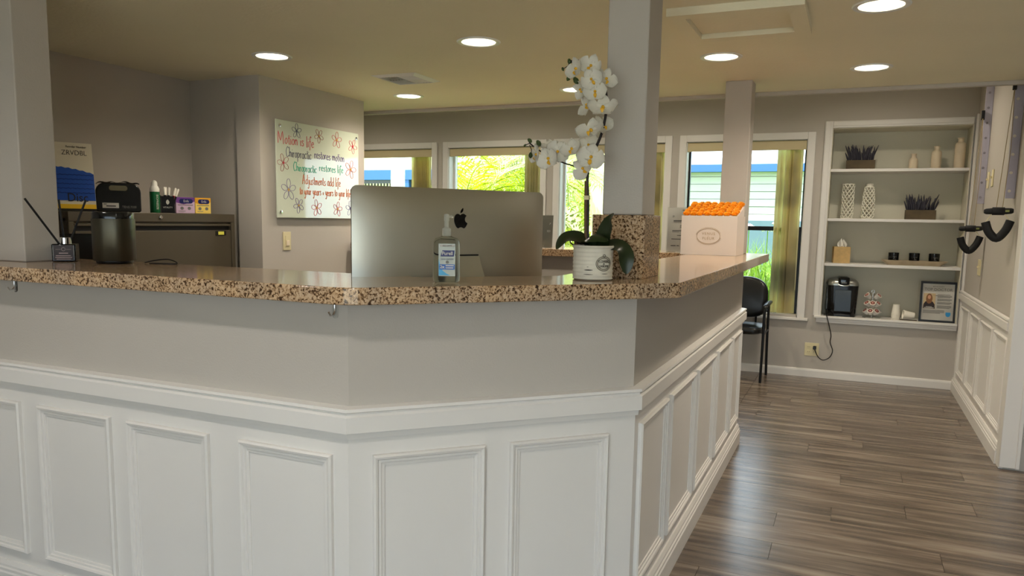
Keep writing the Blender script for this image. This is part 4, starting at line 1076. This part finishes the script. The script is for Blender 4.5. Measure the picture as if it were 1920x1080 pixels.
lattice(-.060, 'straight white lattice vase on the second shelf', False); lattice(.102, 'tapered white lattice vase with a collar on the second shelf', True)
# tissue box
tb = thing('tissue_box', 'bamboo slatted tissue box with a white tissue', 'tissue box', (-.083, YF + .14, .9985), .12)
mb = MB()
for i in range(12): mb.box(-.066, .066, -.066, .066, .001 + i * .0115, .0105 + i * .0115)
mb.box(-.063, .063, -.063, .063, 0, .138).build('slatted_box', mat('bamboo', (206, 172, 112), .5, vary=(30, .1)), tb)
ts = MB()
for a0, l_, sd_ in ((-.25, .075, 1), (.35, .068, -1)):
    ts.grid(lambda u, v: (a0 * .07 + (u - .5) * (.018 + .03 * math.sin(PI * v)) + sd_ * .012 * v, .012 * math.sin(u * 5 + v * 3), .136 + l_ * v * (1 - .25 * (2 * u - 1) ** 2)), 8, 8)
ts.build('tissue', mat('white tissue', (242, 240, 232), .8), tb, smooth=60)
# tray with candles
ty = thing('wooden_tray', 'long pale wooden dough tray on the third shelf', 'tray', (.480, YF + .14, .9985))
def tr(w, d, z): return [(x, y, z) for x, y in rrect(w, d, d * .3, 6)]
loft(MB(), [tr(.40, .085, 0), tr(.455, .11, .02), tr(.495, .125, .040), tr(.480, .112, .040), tr(.44, .09, .022), tr(.39, .07, .012)]).build('tray_body', mat('pale driftwood', (172, 156, 130), .7, vary=(15, .12)), ty, smooth=35)
for i, x in enumerate((.325, .480, .627)):
    c_ = thing('black_candle', ['left', 'middle', 'right'][i] + ' black candle jar on the wooden tray', 'candle', (x, YF + .14, 1.0112), 0, 'black candles on the tray')
    MB().lathe([(.001, 0), (.037, 0), (.040, .004), (.0415, .088), (.039, .089), (.037, .078), (.001, .076)], 28).build('jar', M['blackgloss'], c_, smooth=40)
    ztext('lettering', ['Z.', 'L.', 'E.'][i], .024, M['paper'], c_, T(.004, -.0425, .046), .8, thin=-.0006)
    printed_lines('small_print', M['inkgrey'], c_, [(-.008, .02, .056, .002), (-.004, .018, .034, .002)], -.0425)
# coffee maker
kg = thing('coffee_maker', 'black pod coffee maker with silver shoulders', 'coffee maker', (-.055, YF + .16, .5355), .1)
def kr(w, d, z, y=0, r=.05): return [(x, yy + y, z) for x, yy in rrect(w, d, r, 6)]
loft(MB(), [kr(.215, .22, 0), kr(.225, .23, .01), kr(.236, .235, .15), kr(.248, .24, .272)]).build('body', M['blackgloss'], kg, smooth=35)
M['silver'] = mat('silver plastic', (150, 150, 142), .28, metal=.7)
loft(MB(), [kr(.250, .242, .272), kr(.252, .244, .284), kr(.236, .23, .308), kr(.20, .19, .322), kr(.15, .15, .326)]).build('shoulder', M['silver'], kg, smooth=50)
hd_ = loft(MB(), [kr(.085, .15, .278, -.055, .02), kr(.092, .16, .30, -.055, .022), kr(.088, .155, .338, -.05, .022), kr(.07, .13, .346, -.045, .02)]).build('handle', M['blackgloss'], kg, smooth=40)
MB().tube([(-.045, -.132, .283), (-.03, -.139, .275), (0, -.141, .272), (.03, -.139, .275), (.045, -.132, .283)], .005, 8).build('chrome_lip', M['chrome'], hd_, smooth=60)
ztext('lettering', 'KEURIG', .012, M['paper'], hd_, T(0, -.137, .297), 1)
MB().lathe([(.001, .316), (.022, .316), (.024, .322), (.018, .328), (.001, .329)], 20, T(.076, -.03, -.006)).build('button', M['chrome'], kg, smooth=50)
MB().box(-.07, .07, -.150, -.10, .0, .03).build('drip_tray', M['black'], kg, .006)
MB().box(-.065, .065, -.121, -.117, .05, .235).build('front_panel', mat('dark smoked plastic', (16, 20, 20), .1), kg, .002)
MB().box(-.1245, -.117, -.06, .06, .05, .24).build('water_tank', mat('smoky tank', (60, 62, 52), .15), kg)
# pod carousel
cr = thing('pod_carousel', 'chrome carousel holding coffee pods in three tiers', 'pod holder', (.190, YF + .13, .5355))
MB().lathe([(.001, 0), (.070, 0), (.072, .005), (.066, .010), (.001, .012)], 32).build('base', M['chrome'], cr, smooth=50)
MB().tube([(0, 0, .01), (0, 0, .222)], .004, 10).build('pole', M['chrome'], cr, smooth=60)
MB().tube([(-.010, 0, .215), (-.010, 0, .235), (0, 0, .243), (.010, 0, .235), (.010, 0, .215)], .0028, 8).build('carry_loop', M['chrome'], cr, smooth=60)
podc = MB().lathe([(.001, -.040), (.017, -.040), (.018, -.036), (.0225, -.004), (.0255, -.002), (.0255, .0)], 18).mesh('pod_cup', 50); podc.materials.append(mat('white pod cup', (226, 222, 214), .4))
lids = {}
for nm, c_ in (('brown', (120, 62, 52)), ('white', (236, 234, 226)), ('red', (104, 48, 46))):
    a = MB().lathe([(.001, .0012), (.0245, .0008), (.0248, 0), (.001, 0)], 18).mesh('pod_lid', 50); a.materials.append(mat('pod lid ' + nm, (226, 214, 200), .4))
    b = MB().lathe([(.001, .0022), (.0075, .002), (.0075, .0012), (.001, .0012)], 12).mesh('lid_mark', 50); b.materials.append(mat('pod centre ' + nm, (212, 150, 134), .4))
    c = MB().lathe([(.001, .0018), (.0175, .0017), (.0178, .0011), (.001, .0011)], 18).mesh('lid_disc', 50); c.materials.append(mat('pod ring ' + nm, c_, .4))
    lids[nm] = (a, c, b)
for ti, (z, n_, a0, rr) in enumerate(((.068, 7, .0, .060), (.135, 7, .25, .058), (.200, 6, .55, .056))):
    MB().tube([(.040 * math.cos(i * PI / 12), .040 * math.sin(i * PI / 12), z - .022) for i in range(24)], .0018, 6, None, True).build('tier_ring', M['chrome'], cr, smooth=60)
    for i in range(n_):
        a = a0 + 2 * PI * i / n_
        if ti == 2 and i == 4: continue
        if math.sin(a) > .75: continue   # the far side of the carousel is empty of pods in view
        dv_ = Vector((math.cos(a), math.sin(a), 0))
        t = thing('coffee_pod', 'coffee pod on the %s tier of the chrome carousel' % ['bottom', 'middle', 'top'][ti], 'coffee pod', (.190 + dv_.x * rr, YF + .13 + dv_.y * rr, .5355 + z), 0, 'coffee pods on the carousel')
        qm = (dv_ * .75 + Vector((0, 0, .75))).to_track_quat('Z', 'Y').to_matrix().to_4x4()
        nm = 'white' if ti == 2 and abs(a - (-PI / 2 + 2 * PI)) < .6 else ('red' if ti == 0 else 'brown')
        p = bpy.data.objects.new('pod_cup', podc); COL.objects.link(p); p.parent = t; p.matrix_local = qm
        l1 = bpy.data.objects.new('pod_lid', lids[nm][0]); COL.objects.link(l1); l1.parent = t; l1.matrix_local = qm
        for me_, nn in ((lids[nm][1], 'lid_disc'), (lids[nm][2], 'lid_mark')):
            l2 = bpy.data.objects.new(nn, me_); COL.objects.link(l2); l2.parent = l1
# paper cups
M['cupw'] = mat('white foam cup', (238, 232, 218), .7)
def cup_mesh(r0, r1, h): return MB().lathe([(.001, 0), (r0, 0), (r0, .003), (r1, h - .004), (r1 + .002, h - .003), (r1 + .002, h), (r1 - .001, h), (r0 - .002, .004), (.001, .003)], 24)
cups = cup_mesh(.026, .034, .082).mesh('foam_cup', 40); cups.materials.append(M['cupw'])
for i in range(5):
    o = bpy.data.objects.new('foam_cup', cups); COL.objects.link(o); o.location = (.375, YF + .11, .5355 + .0 + (.082 + i * .012)); o.rotation_euler.x = PI
    tag(o, 'white foam cup in the upturned stack, %s from the shelf' % ['first', 'second', 'third', 'fourth', 'fifth'][i], 'cup', 'stacked foam cups')
co = MB().prism(rrect(.125, .09, .008), 0, .008).build('coaster', mat('dark wood coaster', (82, 64, 46), .6), None, .002); co.location = (.473, YF + .07, .5355); tag(co, 'dark wooden coaster under a tipped white cup', 'coaster')
o = cup_mesh(.026, .036, .085).build('tipped_cup', M['cupw'], None, smooth=40); o.location = (.51, YF + .075, .5355 + .008 + .0375); o.rotation_euler = (0, -PI / 2 + .10, .15); tag(o, 'white foam cup lying on its side on the coaster', 'cup')
# award frame
fr = thing('award_frame', 'black framed award certificate leaning in the niche', 'picture frame', (.676, YF + .075, .5365), -.04)
Mf = RX(-.17); fw, fh = .132, .338
mb = MB()
for x0, x1, z0, z1 in ((-fw, fw, 0, .018), (-fw, fw, fh - .018, fh), (-fw, -fw + .016, .018, fh - .018), (fw - .016, fw, .018, fh - .018)): mb.box(x0, x1, -.012, .010, z0, z1, Mf)
mb.build('frame', M['black'], fr)
MB().box(-fw + .016, fw - .016, .0, .006, .018, fh - .018, Mf).build('certificate', M['paper'], fr)
ztext('lettering', 'TOP DOCTOR', .032, M['ink'], fr, Mf @ T(0, -.0008, .272), .98, thin=-.0004); ztext('lettering', 'BEST IN COUNTY', .0105, M['ink'], fr, Mf @ T(0, -.0008, .297), 1)
pt = MB().box(-.106, -.018, -.001, 0, .112, .240, Mf).build('portrait', mat('beige print', (196, 172, 132), .5), fr)
MB().vprism([(-.105, .113), (-.019, .113), (-.022, .150), (-.036, .170), (-.052, .178), (-.075, .178), (-.092, .168), (-.102, .148)], -.0014, -.001, Mf).build('dark_jacket', mat('dark print', (36, 22, 22), .5), pt)
MB().vprism([(x * .024 - .063, .195 + z * .042) for x, z in [(math.cos(i * PI / 10), math.sin(i * PI / 10)) for i in range(20)]], -.0017, -.001, Mf).build('hair_shape', mat('blond print', (128, 84, 46), .5), pt)
MB().vprism([(x * .0115 - .063, .208 + z * .017) for x, z in [(math.cos(i * PI / 8), math.sin(i * PI / 8)) for i in range(16)]], -.0020, -.001, Mf).build('face_shape', mat('skin print', (206, 150, 118), .5), pt)
printed_lines('caption', M['paper'], pt, [(-.085, -.04, .128, .004), (-.098, -.026, .119, .006)], -.0015, Mf)
rows = []
for z0, n_ in ((.232, 1), (.222, 3), (.195, 3), (.168, 3), (.140, 4)):
    for j in range(n_): rows.append((-.004, .100 - .012 * (j == n_ - 1), z0 - j * .0065, .0038))
for j in range(4): rows.append((-.104, .052 - .03 * (j == 3), .100 - j * .0078, .0042))
printed_lines('body_text', M['inkgrey'], fr, rows, -.0006, Mf)
MB().vprism([(.062, .088), (.062, .066), (.069, .054), (.080, .050), (.091, .054), (.098, .066), (.098, .088)], -.001, 0, Mf).build('blue_shield', mat('shield blue', (40, 140, 200), .4), fr)
MB().box(-.04, .04, .0, .006, .0, .23, T(0, .10, 0) @ RX(.28)).build('easel_back', M['black'], fr)

# outlet and cord
ol = thing('wall_outlet', 'ivory double wall outlet below the shelf niche', 'outlet', (-.263, YF, .186), 0)
MB().box(-.058, .058, -.006, 0, 0, .114).build('plate', M['ivory'], ol, .002)
for xx in (-.024, .024):
    for z in (.036, .078):
        rc = MB().prism(rrect(.033, .028, .012), 0, .003, T(xx, -.006, z) @ RX(PI / 2)).build('receptacle', M['ivory'], ol)
        MB().box(xx - .008, xx - .005, -.0095, -.0088, z - .004, z + .005).box(xx + .005, xx + .008, -.0095, -.0088, z - .004, z + .005).build('slot', M['ivorydark'], rc)
pc_ = thing('black_cable', 'black power cord from the coffee maker to the outlet', 'cord', (0, 0, 0))
cpts = [(-.170, 7.20, .60), (-.168, 7.09, .575), (-.158, 7.016, .548), (-.135, 7.010, .47), (-.115, 7.03, .385), (-.118, 7.05, .32), (-.095, 7.05, .25), (-.115, 7.05, .19), (-.165, 7.05, .162), (-.205, 7.05, .185), (-.232, 7.045, .235), (-.239, 7.04, .262)]
MB().tube(catmull(cpts, 6), .0042, 8).build('cable', M['black'], pc_, smooth=60)
MB().box(-.252, -.226, 7.030, 7.0695, .250, .278).build('plug', M['black'], pc_, .004)

# ================================================================== CHAIR
ch = thing('guest_chair', 'black vinyl armchair with metal legs below the window', 'chair', (-.88, 6.78, 0))
M['vinyl'] = mat('black vinyl', (16, 17, 18), .32)
def cr_(w, d, z, r=.08): return [(x, y, z) for x, y in rrect(w, d, r, 6)]
loft(MB(), [cr_(.44, .42, .405), cr_(.475, .45, .418), cr_(.48, .455, .445), cr_(.46, .435, .460), cr_(.36, .33, .466)]).build('seat', M['vinyl'], ch, smooth=45)
bk = MB()
o_ = [(.245 * (abs(math.cos(a)) ** .62) * (1 if math.cos(a) >= 0 else -1), .178 * (abs(math.sin(a)) ** (.75 if math.sin(a) > 0 else .5)) * (1 if math.sin(a) >= 0 else -1)) for a in [2 * PI * i / 48 for i in range(48)]]
def bp(s, y): return [(x * s, .175 + y + .06 * (x / .245) ** 2 * -.5 + z * .12, .685 + z * s) for x, z in o_]
loft(bk, [bp(.80, -.036), bp(.95, -.030), bp(1, -.012), bp(1, .010), bp(.95, .022), bp(.8, .026)]).build('backrest', M['vinyl'], ch, smooth=50)
M['chairframe'] = mat('black steel tube', (18, 18, 20), .35, metal=.4)
for s in (-1, 1):
    x = s * .253
    MB().tube(catmull([(x - s * .003, -.195, 0), (x, -.19, .3), (x, -.185, .55), (x + s * .004, -.165, .622), (x + s * .006, -.10, .640)], 5), .011, 10).build('leg', M['chairframe'], ch, smooth=60)
    MB().tube(catmull([(x + s * .006, .195, 0), (x, .185, .3), (x, .17, .6), (x, .16, .64)], 4), .011, 10).build('leg', M['chairframe'], ch, smooth=60)
    ar = []
    for y, w_, z in ((-.215, .014, .628), (-.20, .024, .642), (-.10, .027, .655), (.08, .026, .656), (.17, .020, .650)):
        ar.append([(x + s * .012 + w_ * px, y, z + .014 * pz) for px, pz in [(math.cos(2 * PI * i / 12), math.sin(2 * PI * i / 12)) for i in range(12)]])
    loft(MB(), ar).build('armrest', M['vinyl'], ch, smooth=60)
    MB().tube([(x, -.188, .405), (x, .182, .405)], .009, 8).build('side_rail', M['chairframe'], ch, smooth=60)
    MB().tube([(s * .15, .165, .43), (s * .15, .185, .56)], .009, 8).build('back_support', M['chairframe'], ch)
MB().tube([(-.253, .0, .400), (.253, .0, .400)], .010, 8).build('cross_bar', M['chairframe'], ch, smooth=60)

# ================================================================== THINGS ON THE RIGHT WALL
M['lilac'] = mat('grey lilac fabric', (176, 172, 186), .7)
M['dotl'] = mat('pale dot', (214, 206, 190), .6); M['dotd'] = mat('grey dot', (136, 132, 140), .6)
def strip(name, label, y, dots, dm_, yd):
    # upright fin standing proud of the wall, its narrow dotted face turned to the viewer
    t = thing(name, label, 'wall strip', (.8395, y, 1.490), 0, 'dotted strips on the hallway wall')
    MB().box(-.047, 0, -.010, .010, 0, .93).build('strip_panel', M['lilac'], t, .001)
    MB().box(-.008, -.001, -.014, -.010, .002, .928).build('edge_fold', M['lilac'], t, .001)
    for z in dots: MB().lathe([(.001, 0), (.0085, 0), (.0075, .002), (.001, .0025)], 14, T(yd, -.010, z) @ RX(PI / 2)).build('dot', dm_, t)
strip('dotted_strip', 'grey dotted strip on the wall nearest the shelf niche', 6.42, [.045 + .104 * i for i in range(9)], M['dotd'], -.026)
strip('dotted_strip', 'grey dotted strip on the wall nearest the door', 5.27, [.042 + .104 * i for i in range(9)], M['dotl'], -.030)
def sling(label, x0, x1, y, zb, anchor, k_=1.0):
    t = thing('traction_sling', label, 'traction sling', ((x0 + x1) / 2, y, zb), 0, 'black foam slings on the hallway wall')
    h = (x1 - x0) / 2
    MB().tube([(-h, 0, 0), (-h + .01, 0, 0), (-.03, 0, .002)], [.010, .016, .018], 12).build('grip', M['blackmatte'], t, smooth=60)
    MB().tube([(.03, 0, .002), (h - .01, 0, .004), (h, 0, .004)], [.018, .016, .012], 12).build('grip', M['blackmatte'], t, smooth=60)
    MB().tube([(-.035, 0, .002), (-.03, 0, .002), (.028, 0, .002), (.033, 0, .002)], [.016, .0225, .0225, .016], 14).build('grip_sleeve', M['blackmatte'], t, smooth=60)
    MB().box(.020, h - .022, -.0195, -.0165, -.003, .009).build('yellow_label', mat('olive label', (140, 146, 84), .6), t)
    vv = catmull([(-h + .012, 0, -.060), (-h * .55, -.004, -.116), (0, -.006, -.152), (h * .55, -.004, -.110), (h - .010, 0, -.052)], 5)
    MB().tube(vv, .023, 12).build('foam_sling', M['blackmatte'], t, smooth=60)
    for s, zz in ((-1, -.062), (1, -.054)):
        MB().tube([(s * .030, 0, -.01), (s * (h - .012), 0, zz)], .002, 6).build('cord', M['ivory'], t)
    ax, ay, az = anchor[0] - (x0 + x1) / 2, anchor[1] - y, anchor[2] - zb
    MB().tube([(-.012, 0, .02), (ax * .5 - .006, ay * .5, az * .5), (ax, ay, az)], .0018, 6).tube([(.018, 0, .02), (ax * .5 + .02, ay * .5, az * .5), (ax, ay, az)], .0018, 6).build('hanging_cord', mat('beige cord', (150, 132, 96), .7), t)
    MB().box(ax - .010, ax + .010, ay - .008, ay + .014, az - .035, az + .03).build('anchor_strap', M['blackmatte'], t, .003)
sling('black foam traction sling hanging nearest the door', .678, .822, 5.15, 1.412, (.786, 5.245, 2.135))
sling('black foam traction sling hanging nearest the shelves', .676, .818, 6.2, 1.310, (.784, 6.395, 2.11))
wall_plate('light_switch', 'ivory light switch low on the hallway wall', 'light switch', (.84, 6.33, .982), -PI / 2, .12, .112, 'toggle')
wall_plate('thermostat_plate', 'narrow ivory wall plate nearer the door', 'wall plate', (.84, 6.11, 1.597), -PI / 2, .07, .114, 'toggle')
wall_plate('thermostat_plate', 'narrow ivory wall plate nearer the shelves', 'wall plate', (.84, 6.29, 1.593), -PI / 2, .07, .112, 'toggle')

# ================================================================== OUTSIDE THE WINDOWS
M['lawn'] = mat('lawn green', (120, 160, 60), .9, vary=(3, .25)); M['stucco'] = mat('cream stucco', (216, 206, 168), .8, vary=(2, .04))
M['bluetrim'] = mat('blue painted trim', (52, 96, 160), .6); M['siding'] = mat('grey siding', (186, 186, 182), .7); M['bluegrey'] = mat('blue grey wall', (92, 112, 128), .8)
M['bark'] = mat('pale palm bark', (196, 190, 192), .9, bump=(20, .6, .02), vary=(8, .1))
M['frond'] = leaf_mat('sunlit palm frond', (160, 176, 24), .45); M['frond2'] = leaf_mat('pale palm frond', (186, 196, 140), .45); M['bush'] = leaf_mat('hedge leaf', (146, 160, 40), .4); M['blade'] = leaf_mat('grass blade', (130, 168, 52), .45)
struct(MB().box(-40, 20, YF + .2, 40, -.2, -.06).build('ground_outside', M['lawn']))
struct(MB().box(-30, 20, -30, YB - .12, -.2, -.06).build('ground_front', mat('pale paving', (190, 184, 172), .9)))
nb = thing('neighbour_building', 'grey sided building with a blue fascia across the garden', 'building', (0, 16, -.06))
for i in range(16): MB().box(-4.2, 4.5, -.03 - .012 * (i % 2), .0, .10 + i * .148, .10 + (i + 1) * .148 - .012).build('siding_board', M['siding'], nb)
MB().box(-4.2, 4.5, 0, 3, 0, 2.5).build('wall', M['siding'], nb)
MB().box(-4.3, 4.7, -.25, 3, 2.40, 2.545).build('fascia', M['bluetrim'], nb)
MB().box(-4.2, 4.5, -.06, 0, 0, 1.45).build('plinth', M['bluegrey'], nb)
cbd = thing('cream_building', 'cream stucco building with blue window lintels behind the palm trunk', 'building', (-12.2, 15.2, -.06))
MB().box(-5, 7.6, 0, 3, 0, 6).build('wall', M['stucco'], cbd)
MB().box(.55, 1.0, -.6, 0, 0, 6).build('pilaster', M['stucco'], cbd)
for x0, x1 in ((1.55, 2.75), (2.95, 3.9)):
    wq = MB().box(x0, x1, -.05, .02, .8, 2.26).build('window', mat('dark window glass', (70, 70, 66), .1), cbd)
    for i in range(int((x1 - x0) / .085)): MB().box(x0 + .06 + i * .085, x0 + .085 + i * .085, -.09, -.06, .8, 2.16).build('slat', M['stucco'], wq)
MB().box(1.40, 4.2, -.16, 0, 2.24, 2.46).build('lintel', M['bluetrim'], cbd)
MB().box(2.75, 2.95, -.14, 0, .5, 2.24).build('post', M['bluetrim'], cbd)
MB().box(1.45, 1.55, -.10, 0, .5, 2.24).build('post', M['inkgrey'], cbd)
def frond(mb, base, az, el, L_, droop, wleaf, n_=26, rnd=random):
    p = Vector(base); pts = []; d_el = el
    for i in range(n_):
        pts.append(p.copy()); st = L_ / n_
        p = p + Vector((math.cos(az) * math.cos(d_el), math.sin(az) * math.cos(d_el), math.sin(d_el))) * st
        d_el -= droop / n_
    mb.tube(pts[::3] + [pts[-1]], .008, 4)
    for i in range(3, n_):
        t = (pts[i] - pts[i - 1]).normalized(); side = t.cross(Vector((0, 0, 1))).normalized(); f = i / n_
        ll = wleaf * math.sin(PI * (.15 + .8 * f)) ** .7
        for s in (-1, 1):
            dirv = (side * s + t * .75 + Vector((0, 0, .15 - .5 * f * rnd.random()))).normalized(); q = pts[i]; nn = dirv.cross(t).normalized() * 0 + t
            a = q + dirv * ll * .5 + Vector((0, 0, .02)); e = q + dirv * ll + Vector((0, 0, -.12 * ll))
            w_ = t * .017
            mb.add([q - w_ * .4, q + w_ * .4, a + w_, a - w_, e], [(0, 1, 2, 3), (3, 2, 4)])
def palm(name, label, loc, h, nf, L_, m_, tr_r, seed, drp=1.7):
    rnd = random.Random(seed); t = thing(name, label, 'palm tree', loc)
    if tr_r: MB().tube([(0, 0, 0), (.02, 0, h * .5), (0, 0, h)], [tr_r * 1.1, tr_r, tr_r * .95], 14).build('trunk', M['bark'], t, smooth=60)
    mb = MB()
    for i in range(nf): frond(mb, (0, 0, h), 2 * PI * i / nf + rnd.uniform(-.2, .2), rnd.uniform(.2, 1.35), L_ * rnd.uniform(.8, 1.15), drp * rnd.uniform(.7, 1.2), L_ * .3, 26, rnd)
    f = mb.build('crown', m_, t); f['kind'] = 'stuff'
palm('feather_palm', 'tall palm with a pale ringed trunk in front of the cream building', (-6.98, 11, -.06), 5.2, 12, 1.8, M['frond'], .115, 1)
palm('areca_palm', 'bright yellow green palm clump filling the second window', (-5.45, 10.4, -.06), 1.25, 24, 1.7, M['frond'], .08, 2)
palm('areca_palm', 'second bright palm clump behind the computer', (-5.75, 12.9, -.06), 1.7, 22, 1.7, M['frond'], .08, 3)
palm('feather_palm', 'pale drooping palm seen through the window behind the orchid', (-4.3, 11.5, -.06), 2.1, 13, 1.5, M['frond2'], .07, 4, 2.2)
palm('areca_palm', 'low palm clump at the left of the garden', (-6.9, 13.2, -.06), 1.4, 18, 1.2, M['frond'], .07, 6)
def shrub(label, loc, r, h, n_, m_, seed):
    rnd = random.Random(seed); t = thing('garden_shrub', label, 'shrub', loc); mb = MB()
    for i in range(n_):
        a = rnd.uniform(0, 2 * PI); u = rnd.uniform(-.2, 1); k_ = math.sqrt(max(0, 1 - max(0, u) ** 2)); d = Vector((math.cos(a) * k_ * r, math.sin(a) * k_ * r, h * (.45 + .55 * u)))
        d += Vector((rnd.uniform(-.08, .08), rnd.uniform(-.08, .08), rnd.uniform(-.08, .08)))
        n = Vector((rnd.uniform(-1, 1), rnd.uniform(-1, 1), rnd.uniform(.0, 1))).normalized(); a1 = n.orthogonal().normalized(); b1 = n.cross(a1); s = rnd.uniform(.03, .055)
        mb.add([d - a1 * s, d + b1 * s * .45, d + a1 * s, d - b1 * s * .45], [(0, 1, 2, 3)])
    f = mb.build('leaves', m_, t); f['kind'] = 'stuff'
    MB().tube([(0, 0, 0), (.02, 0, h * .6)], .03, 6).build('stem', M['bark'], t)
shrub('leafy shrub below the window behind the orchid', (-3.35, 9.2, -.06), .75, 1.2, 2600, M['bush'], 11)
shrub('leafy shrub behind the big column', (-2.45, 9.6, -.06), .6, 1.15, 2000, M['bush'], 12)
shrub('tall leafy hedge behind the palms', (-6.3, 14.2, -.06), 1.5, 3.6, 5200, M['bush'], 14)
shrub('bright shrub under the palm fronds', (-4.9, 9.6, -.06), .8, 1.35, 2400, M['bush'], 13)
def grass(label, loc, r, hmin, hmax, n_, seed):
    rnd = random.Random(seed); t = thing('grass_clump', label, 'grass clump', loc, 0, 'tall grass clumps outside'); mb = MB()
    for i in range(n_):
        a = rnd.uniform(0, 2 * PI); q = r * math.sqrt(rnd.random()) * .5; b = Vector((q * math.cos(a), q * math.sin(a), 0)); h = rnd.uniform(hmin, hmax); le = rnd.uniform(.1, .55) * h; az = rnd.uniform(0, 2 * PI)
        d = Vector((math.cos(az), math.sin(az), 0)); s = Vector((-d.y, d.x, 0)) * rnd.uniform(.006, .011)
        p1 = b + d * le * .3 + Vector((0, 0, h * .65)); p2 = b + d * le + Vector((0, 0, h * rnd.uniform(.8, 1)))
        mb.add([b - s, b + s, p1 + s, p1 - s, p2], [(0, 1, 2, 3), (3, 2, 4)])
    f = mb.build('blades', M['blade'], t); f['kind'] = 'stuff'
gl_ = ['tall grass clump nearest the window frame', 'tall grass clump in the middle of the chair window', 'grass clump behind the flower box', 'grass clump beside the hanging vanes', 'far grass clump before the grey building', 'far grass clump at the right of the garden', 'grass clump half hidden by the thin column', 'low grass clump near the sill']
for i, (x, y, r, a, b) in enumerate(((-.65, 8.5, .8, .5, 1.05), (-1.0, 9.3, .9, .6, 1.25), (-1.7, 8.8, .9, .5, 1.1), (-.3, 9.2, .8, .6, 1.2), (-1.3, 11.0, 1.2, .7, 1.3), (-.4, 11.4, 1.2, .7, 1.3), (-2.1, 10.4, 1.2, .6, 1.2), (-1.2, 8.1, .8, .3, .7))):
    grass(gl_[i], (x, y, -.06), r, a, b, 420, 20 + i)
wfm = mat('white flower', (245, 245, 240), .7)
for i, (x, y, z) in enumerate(((-1.12, 9.3, 1.33), (-.92, 9.4, 1.30), (-.80, 9.35, 1.38), (-.62, 9.5, 1.28))):
    t = thing('white_flower', 'white flower head standing above the grass', 'flower', (x, y, -.06), 0, 'white garden flowers')
    MB().tube([(0, 0, 0), (.01, 0, z)], .006, 5).build('stalk', M['blade'], t)
    hb = MB()
    for k_ in range(26):
        a = k_ * 2.4; u = .2 + .8 * (k_ / 26); d = Vector((math.cos(a) * u, math.sin(a) * u, .7 - u * .6)) * .065
        hb.lathe([(.001, -.018), (.014, 0), (.001, .016)], 5, T(d.x + .01, d.y, z + d.z))
    hb.build('flower_head', wfm, t)
